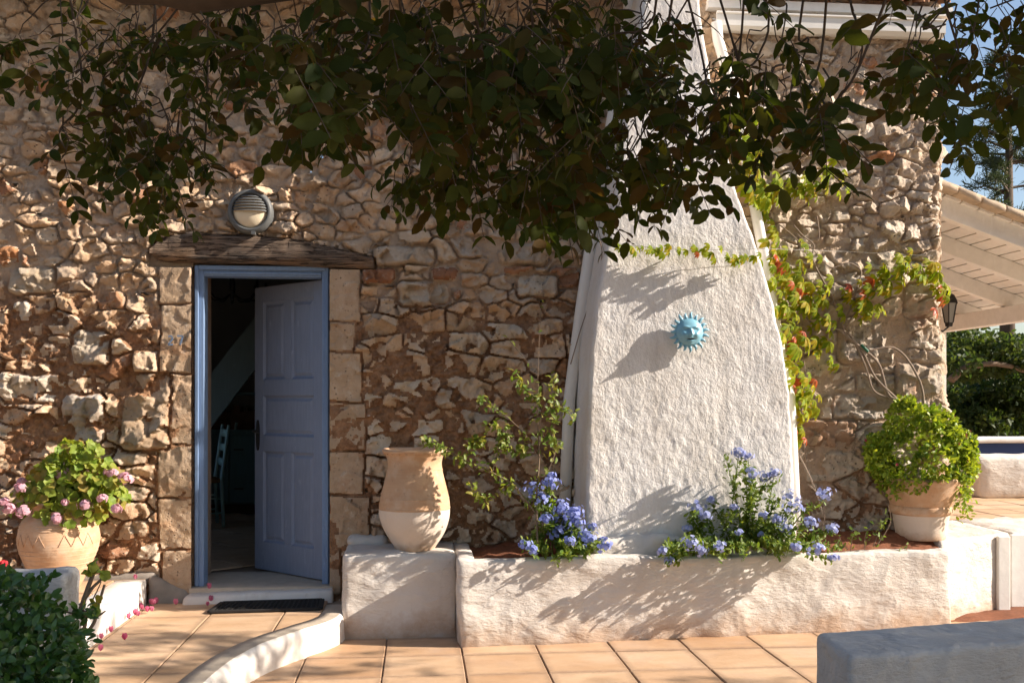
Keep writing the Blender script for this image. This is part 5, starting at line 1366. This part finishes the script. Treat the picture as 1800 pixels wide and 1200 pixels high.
plumbago('deep blue plumbago bush at the left end of the planter', (1.02, -.55, .50),
    [(937,860,22),(965,850,20),(952,880,18),(985,893,24),(1005,905,22),(985,920,20),(1015,918,14),(960,912,14),(978,938,18),(1020,935,20),(1035,948,20),(922,957,14),(935,966,12),(1060,958,18),(1040,925,9),(1000,950,12),(968,835,9),(1010,900,18)],
    [(985,975),(1000,980),(960,975),(1030,975),(940,940),(990,960),(975,985),(1010,960)], 80, M['plumb'], (-.72, -.58))
plumbago('pale blue plumbago bush sprawling along the right half of the planter', (1.98, -.55, .50),
    [(1225,890,16),(1240,905,14),(1215,955,18),(1232,968,14),(1265,960,12),(1345,838,16),(1360,832,12),(1322,833,16),(1298,795,12),(1315,800,10),(1390,875,22),(1395,893,18),(1368,912,12),(1380,928,15),(1425,918,16),(1450,867,18),(1462,930,15),(1435,965,18),(1400,962,12),(1465,980,10),(1208,928,8),(1290,892,8),(1342,905,8),(1338,940,8),(1165,968,9),(1175,985,8),(1300,935,7), (1250,880,10)],
    [(1300,960),(1320,950),(1340,965),(1360,955),(1285,965),(1400,945),(1420,965),(1440,950),(1350,930),(1310,975),(1370,975),(1250,970),(1190,985),(1170,990),(1270,980),(1330,860),(1370,880),(1275,800),(1310,820),(1345,850),(1215,900),(1180,960),(1380,960),(1470,965),(1445,980)], 80, M['plumb_pale'], (-.78, -.62))

def sapling(label, stems, nl, tpl, mat, base, yr, spread_=.03, single=280, name='leafy_shrub'):
    t = thing(name, label, 'plant', base); lm = []
    for pl, r0, leafy in stems:
        pp = [P(x, y, o) for x, y, o in pl]; limb(pp, r0, r0 * .35, 'stem', 6, 'twig', t)
        for k in range(int(nl * leafy)):
            i = rng.random() ** .7 * (len(pp) - 1); a = pp[int(i)].lerp(pp[min(int(i) + 1, len(pp) - 1)], i - int(i))
            lm.append(frame(a + rv() * spread_ * rng.random() * 1.6, rv() + Vector((.1, -.4, -.1)), rv() * .6 + Vector((.35, -.5, .7)), rng.uniform(.6, 1.15)))
    emit(t, 'leaf', 'small_leaves', tpl, lm, M[mat], single); return t
ST = leaf_tpl(.042, .021, .3, .35, .45)
o = -.66
sapling('sparse light green shrub with thin stems between the tall jar and the chimney', [
    ([(945,975,o),(943,880,o),(948,800,o),(945,740,o),(946,672,o)], .007, 1.0), ([(946,740,o),(962,720,o),(985,715,o),(1010,735,o)], .004, 1.0), ([(945,700,o),(930,690,o),(915,672,o),(908,655,o)], .003, .8),
    ([(948,760,o),(970,770,o),(975,700,o),(970,660,o)], .004, 1.0), ([(940,900,o),(905,855,o),(865,830,o),(810,805,o),(775,785,o),(745,775,o)], .006, 2.0), ([(865,830,o),(880,780,o),(890,760,o),(860,745,o)], .004, 1.3),
    ([(905,855,o),(880,865,o),(850,880,o),(825,850,o)], .003, 1.0), ([(880,780,o),(900,790,o),(925,785,o)], .003, 1.0), ([(810,805,o),(830,780,o),(850,770,o)], .003, 1.2), ([(940,880,o),(958,840,o),(980,780,o),(965,760,o)], .004, .9),
    ([(943,800,o),(920,760,o),(875,720,o),(850,710,o),(845,700,o)], .003, .8), ([(945,672,o+.1),(950,560,o+.2),(957,510,o+.3)], .002, .05), ([(930,640,o+.2),(905,610,o+.25),(885,585,o+.3)], .002, .05)], 62, ST, 'shrub', (1.0, -.66, .5), (-.45, -.3))
o = -.55
sapling('small leafy seedlings at the right end of the planter bed', [([(1495,970,o),(1498,945,o),(1503,930,o)], .003, 1.0), ([(1520,965,o),(1525,930,o),(1560,915,o)], .003, 1.3), ([(1490,965,o),(1480,955,o),(1475,940,o)], .003, .8), ([(1535,960,o),(1545,935,o)], .003, .6), ([(1570,968,o),(1598,962,o)], .002, .4), ([(1540,960,o),(1565,918,o),(1560,885,o)], .004, .1)], 20, PT, 'plumb_leaf', (3.0, -.55, .47), (-.6, -.5), .025, 60, 'seedlings')
stem([P(1420,850,-.3), P(1440,870,-.35), P(1450,900,-.35), P(1445,935,-.4)], .004, .003); stem([P(1405,800,-.25), P(1425,840,-.3), P(1440,880,-.35), P(1447,905,-.4)], .006, .004)

# ------------------------------------------------------------------ dark bush in the lower left corner
bush = thing('dark_bush', 'dense dark green glossy bush spilling over the lower left planter', 'bush', (-1.7, -3.2, .5))
BT = leaf_tpl(.036, .020, .3, .3, .5); bm = []; bs_ = MB()
def bedge(py): return np.interp(py, [1000, 1010, 1030, 1060, 1080, 1100, 1130, 1160, 1200], [45, 70, 85, 90, 120, 140, 150, 150, 160])
k = 0
while k < 3800:
    px, py = rng.uniform(-120, 165), rng.uniform(1004, 1330)
    if px > bedge(min(py, 1200)) + rng.gauss(0, 9) or py < np.interp(px, [-120, 0, 35, 62, 92, 112, 150], [1000, 1006, 1008, 1016, 1046, 1080, 1118]) + rng.gauss(0, 4): continue
    depth = rng.random() ** .6; Y = -3.05 - .45 * depth - (py - 1004) / 326 * .35
    bm.append(frame(P(px, py, Y), rv() + Vector((.2, -.5, .25)), rv() * .75 + Vector((.1, -.6, .8)), rng.uniform(.7, 1.2))); k += 1
for pl in ([(70,1075),(100,1070),(130,1078),(165,1070)], [(60,1040),(75,1020),(90,1012)], [(90,1100),(120,1085),(145,1078),(160,1085)], [(100,1130),(130,1120),(150,1135)], [(95,1150),(135,1150),(155,1140)]):
    bs_.tube([P(x, y, -3.2) for x, y in pl], [.004, .0035, .003, .002][:len(pl)], 5)
    for k in range(24):
        i = rng.random() * (len(pl) - 1); (xa, ya), (xb, yb) = pl[int(i)], pl[int(i) + 1]; f_ = i - int(i)
        bm.append(frame(P(xa + (xb - xa) * f_, ya + (yb - ya) * f_, -3.2) + rv() * .015, rv() + Vector((.4, -.3, .2)), rv() * .7 + Vector((0, -.5, .8)), rng.uniform(.7, 1.1)))
bs_.build('twigs', M['twig'], bush, True, kind='stuff')
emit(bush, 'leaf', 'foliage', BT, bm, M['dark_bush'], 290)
tw = thing('bare_shrub', 'nearly bare brown shrub stems rising beside the lower left planter', 'plant', (-1.28, -2.75, .3))
o = -2.72
for pl, r0 in (([(140,1080),(150,1045),(163,1010),(168,985)], .011), ([(150,1050),(165,1030),(185,1012)], .008), ([(168,1005),(180,995)], .007), ([(142,1120),(165,1095),(172,1065),(184,1027)], .008), ([(168,1085),(186,1073)], .005), ([(145,1115),(150,1085),(140,1060)], .009), ([(160,1060),(172,1035),(178,1022)], .003)):
    limb([P(x, y, o) for x, y in pl], r0, r0 * .6, 'stem', 7, 'twig', tw)
gm2 = [frame(P(x + rng.gauss(0, 3), y + rng.gauss(0, 3), o - .02), rv(), Vector((0, -.7, .6)) + rv() * .5, rng.uniform(.6, .95)) for x, y in ((155,1000),(160,995),(158,1003),(153,1002),(166,988),(176,1008),(186,1014),(162,1060),(172,1045),(160,1075),(150,1070),(163,1078))]
gme = tpl_mesh('leaf', GT, M['gera'])
for m in gm2: inst('leaf', gme, m, tw)
tag(flower_head('red_flower', P(6, 991, -1.4), .014, 4, pt_, M['red'], None), 'red flower tips showing behind the lower left planter', 'flower')

# ------------------------------------------------------------------ fallen bougainvillea bracts
V, F = join_tpl([(leaf_tpl(.042, .034, .6, -.25, .5)[0], leaf_tpl(.042, .034, .6, -.25, .5)[1], Matrix.Translation((0, 0, .012)) @ Matrix.Rotation(2 * math.pi * k / 3, 4, 'Z') @ Matrix.Rotation(R(58), 4, 'X')) for k in range(3)])
bme = tpl_mesh('fallen_bract', (V, F), M['bract'])
for (px, py, z) in ((238,1020,STZ),(247,1071,PLZ),(250,1074,PLZ),(266,1065,PLZ),(267,1077,PLZ),(274,1064,PLZ),(259,1078,PLZ),(226,1090,PLZ),(238,1084,PLZ),(243,1085,PLZ),(195,1114,PLZ),(178,1126,PLZ),(219,1128,PLZ),(177,1147,PLZ),(309,1066,PLZ),(331,1060,PLZ),(365,1067,PLZ),(368,1038,.225),(371,1060,PLZ),(270,1066,PLZ)):
    p = G(px, py, z + .004)
    o_ = inst('fallen_bract', bme, Matrix.Translation(p) @ Matrix.Rotation(rng.uniform(0, 6), 4, 'Z') @ Matrix.Scale(rng.uniform(.7, 1.0), 4), None)
    if z == STZ: tag(o_, 'single pink fallen flower on top of the white upper step', 'petal', 'fallen pink flowers')
    elif py == 1038: tag(o_, 'dark pink fallen flower lying on the door threshold', 'petal', 'fallen pink flowers')
    elif px == 365: tag(o_, 'pink fallen flower touching the left corner of the door mat', 'petal', 'fallen pink flowers')
    else: tag(o_, 'small pink fallen flower on the tiles below the white step', 'petal', 'fallen pink flowers')

# ------------------------------------------------------------------ background trees
def bg_tree(name, label, trunk, boxes, n, leaf, mat, s, limbs=()):
    t = thing(name, label, 'tree', trunk[0]); MB().tube(trunk, [.16, .12, .08][:len(trunk)] if len(trunk) <= 3 else .1, 10).build('trunk', M['bark'], t, True)
    for l_, r0 in limbs: limb(l_, r0, r0 * .5, 'limb', 8, 'twig', t)
    mm = []
    for k in range(n):
        b = rng.choice(boxes); v = rv() * rng.random() ** .35; p = Vector(b[:3]) + Vector((v.x * b[3], v.y * b[4], v.z * b[5]))
        mm.append(frame(p, rv() + Vector((0, 0, -.2)), rv() + Vector((.2, -.2, .7)), s * rng.uniform(.6, 1.3)))
    V, F = leaf; spread('crown', (V, F), mm, M[mat], t)
    return t
FT = leaf_tpl(.09, .045, .2, .2, .5)
def bx(px, py, Y, rpx, rpy, ry): c = P(px, py, Y); s_ = (Y + 6.66) / FPX; return (c.x, c.y, c.z, rpx * s_, ry, rpy * s_)
def lumps(px0, px1, py0, py1, Y, n, rp):
    return [bx(rng.uniform(px0, px1), rng.uniform(py0, py1), Y + rng.uniform(-.8, .8), rp * rng.uniform(.7, 1.4), rp * rng.uniform(.5, .9), .6) for _ in range(n)]
Y = 7.5; tb0 = P(1840, 790, Y); tb0.z = -.1
bg_tree('garden_tree', 'spreading green tree with an arching branch behind the veranda', [tb0, P(1835, 700, Y), P(1810, 650, Y)], lumps(1670, 1900, 580, 650, Y, 26, 34), 9000, FT, 'far_leaf', 1.0,
        [([P(1672, 668, Y - .6), P(1690, 650, Y - .6), P(1715, 642, Y - .6), P(1760, 640, Y - .6), P(1812, 655, Y - .3)], .06)])
Y = 9.5; tb0 = P(1700, 800, Y); tb0.z = -.1
bg_tree('hedge_tree', 'dark dense evergreen tree filling the gap beyond the terrace bench', [tb0, P(1712, 700, Y), P(1715, 650, Y)], lumps(1660, 1790, 660, 775, Y, 34, 34), 11000, FT, 'far_leaf', 1.05)
tb0 = P(1800, 800, Y); tb0.z = -.1
bg_tree('hedge_tree', 'dark dense evergreen tree at the right edge behind the navy bench', [tb0, P(1805, 700, Y), P(1810, 640, Y)], lumps(1770, 1960, 600, 780, Y, 36, 38), 12000, FT, 'far_leaf', 1.05)
# conifer against the sky
Y = 12; cb = P(1768, 700, Y); cb.z = -.1; tops = P(1775, 95, Y)
con = thing('conifer_tree', 'tall loose conifer against the blue sky above the veranda roof', 'tree', cb)
MB().tube([cb, cb.lerp(tops, .5), tops], [.20, .12, .02], 9).build('trunk', M['bark'], con, True)
nt_ = leaf_tpl(.16, .016, .1, .05, .5); mm = []
for k in range(60):
    f_ = rng.uniform(.42, .99); p0 = cb.lerp(tops, f_); w = rng.uniform(0, 2 * math.pi); ln = (1.06 - f_) * rng.uniform(1.6, 2.9) + .2
    d = Vector((math.cos(w), math.sin(w), .12)); p1 = p0 + d * ln * .6 + Vector((0, 0, .05)); p2 = p0 + d * ln + Vector((0, 0, -.10))
    MB().tube([p0, p1, p2], [.03, .02, .006], 5, False).build('branch', M['bark'], con, True)
    for q in range(int(190 * ln) + 60):
        t = rng.uniform(.22, 1.05); c = (p0.lerp(p1, t * 2) if t < .5 else p1.lerp(p2, t * 2 - 1)) + rv() * .16 * rng.random() + Vector((0, 0, .03))
        mm.append(frame(c, rv() + d * .5 + Vector((0, 0, .3)), rv(), rng.uniform(.6, 1.2)))
spread('crown', nt_, mm, M['pine'], con)
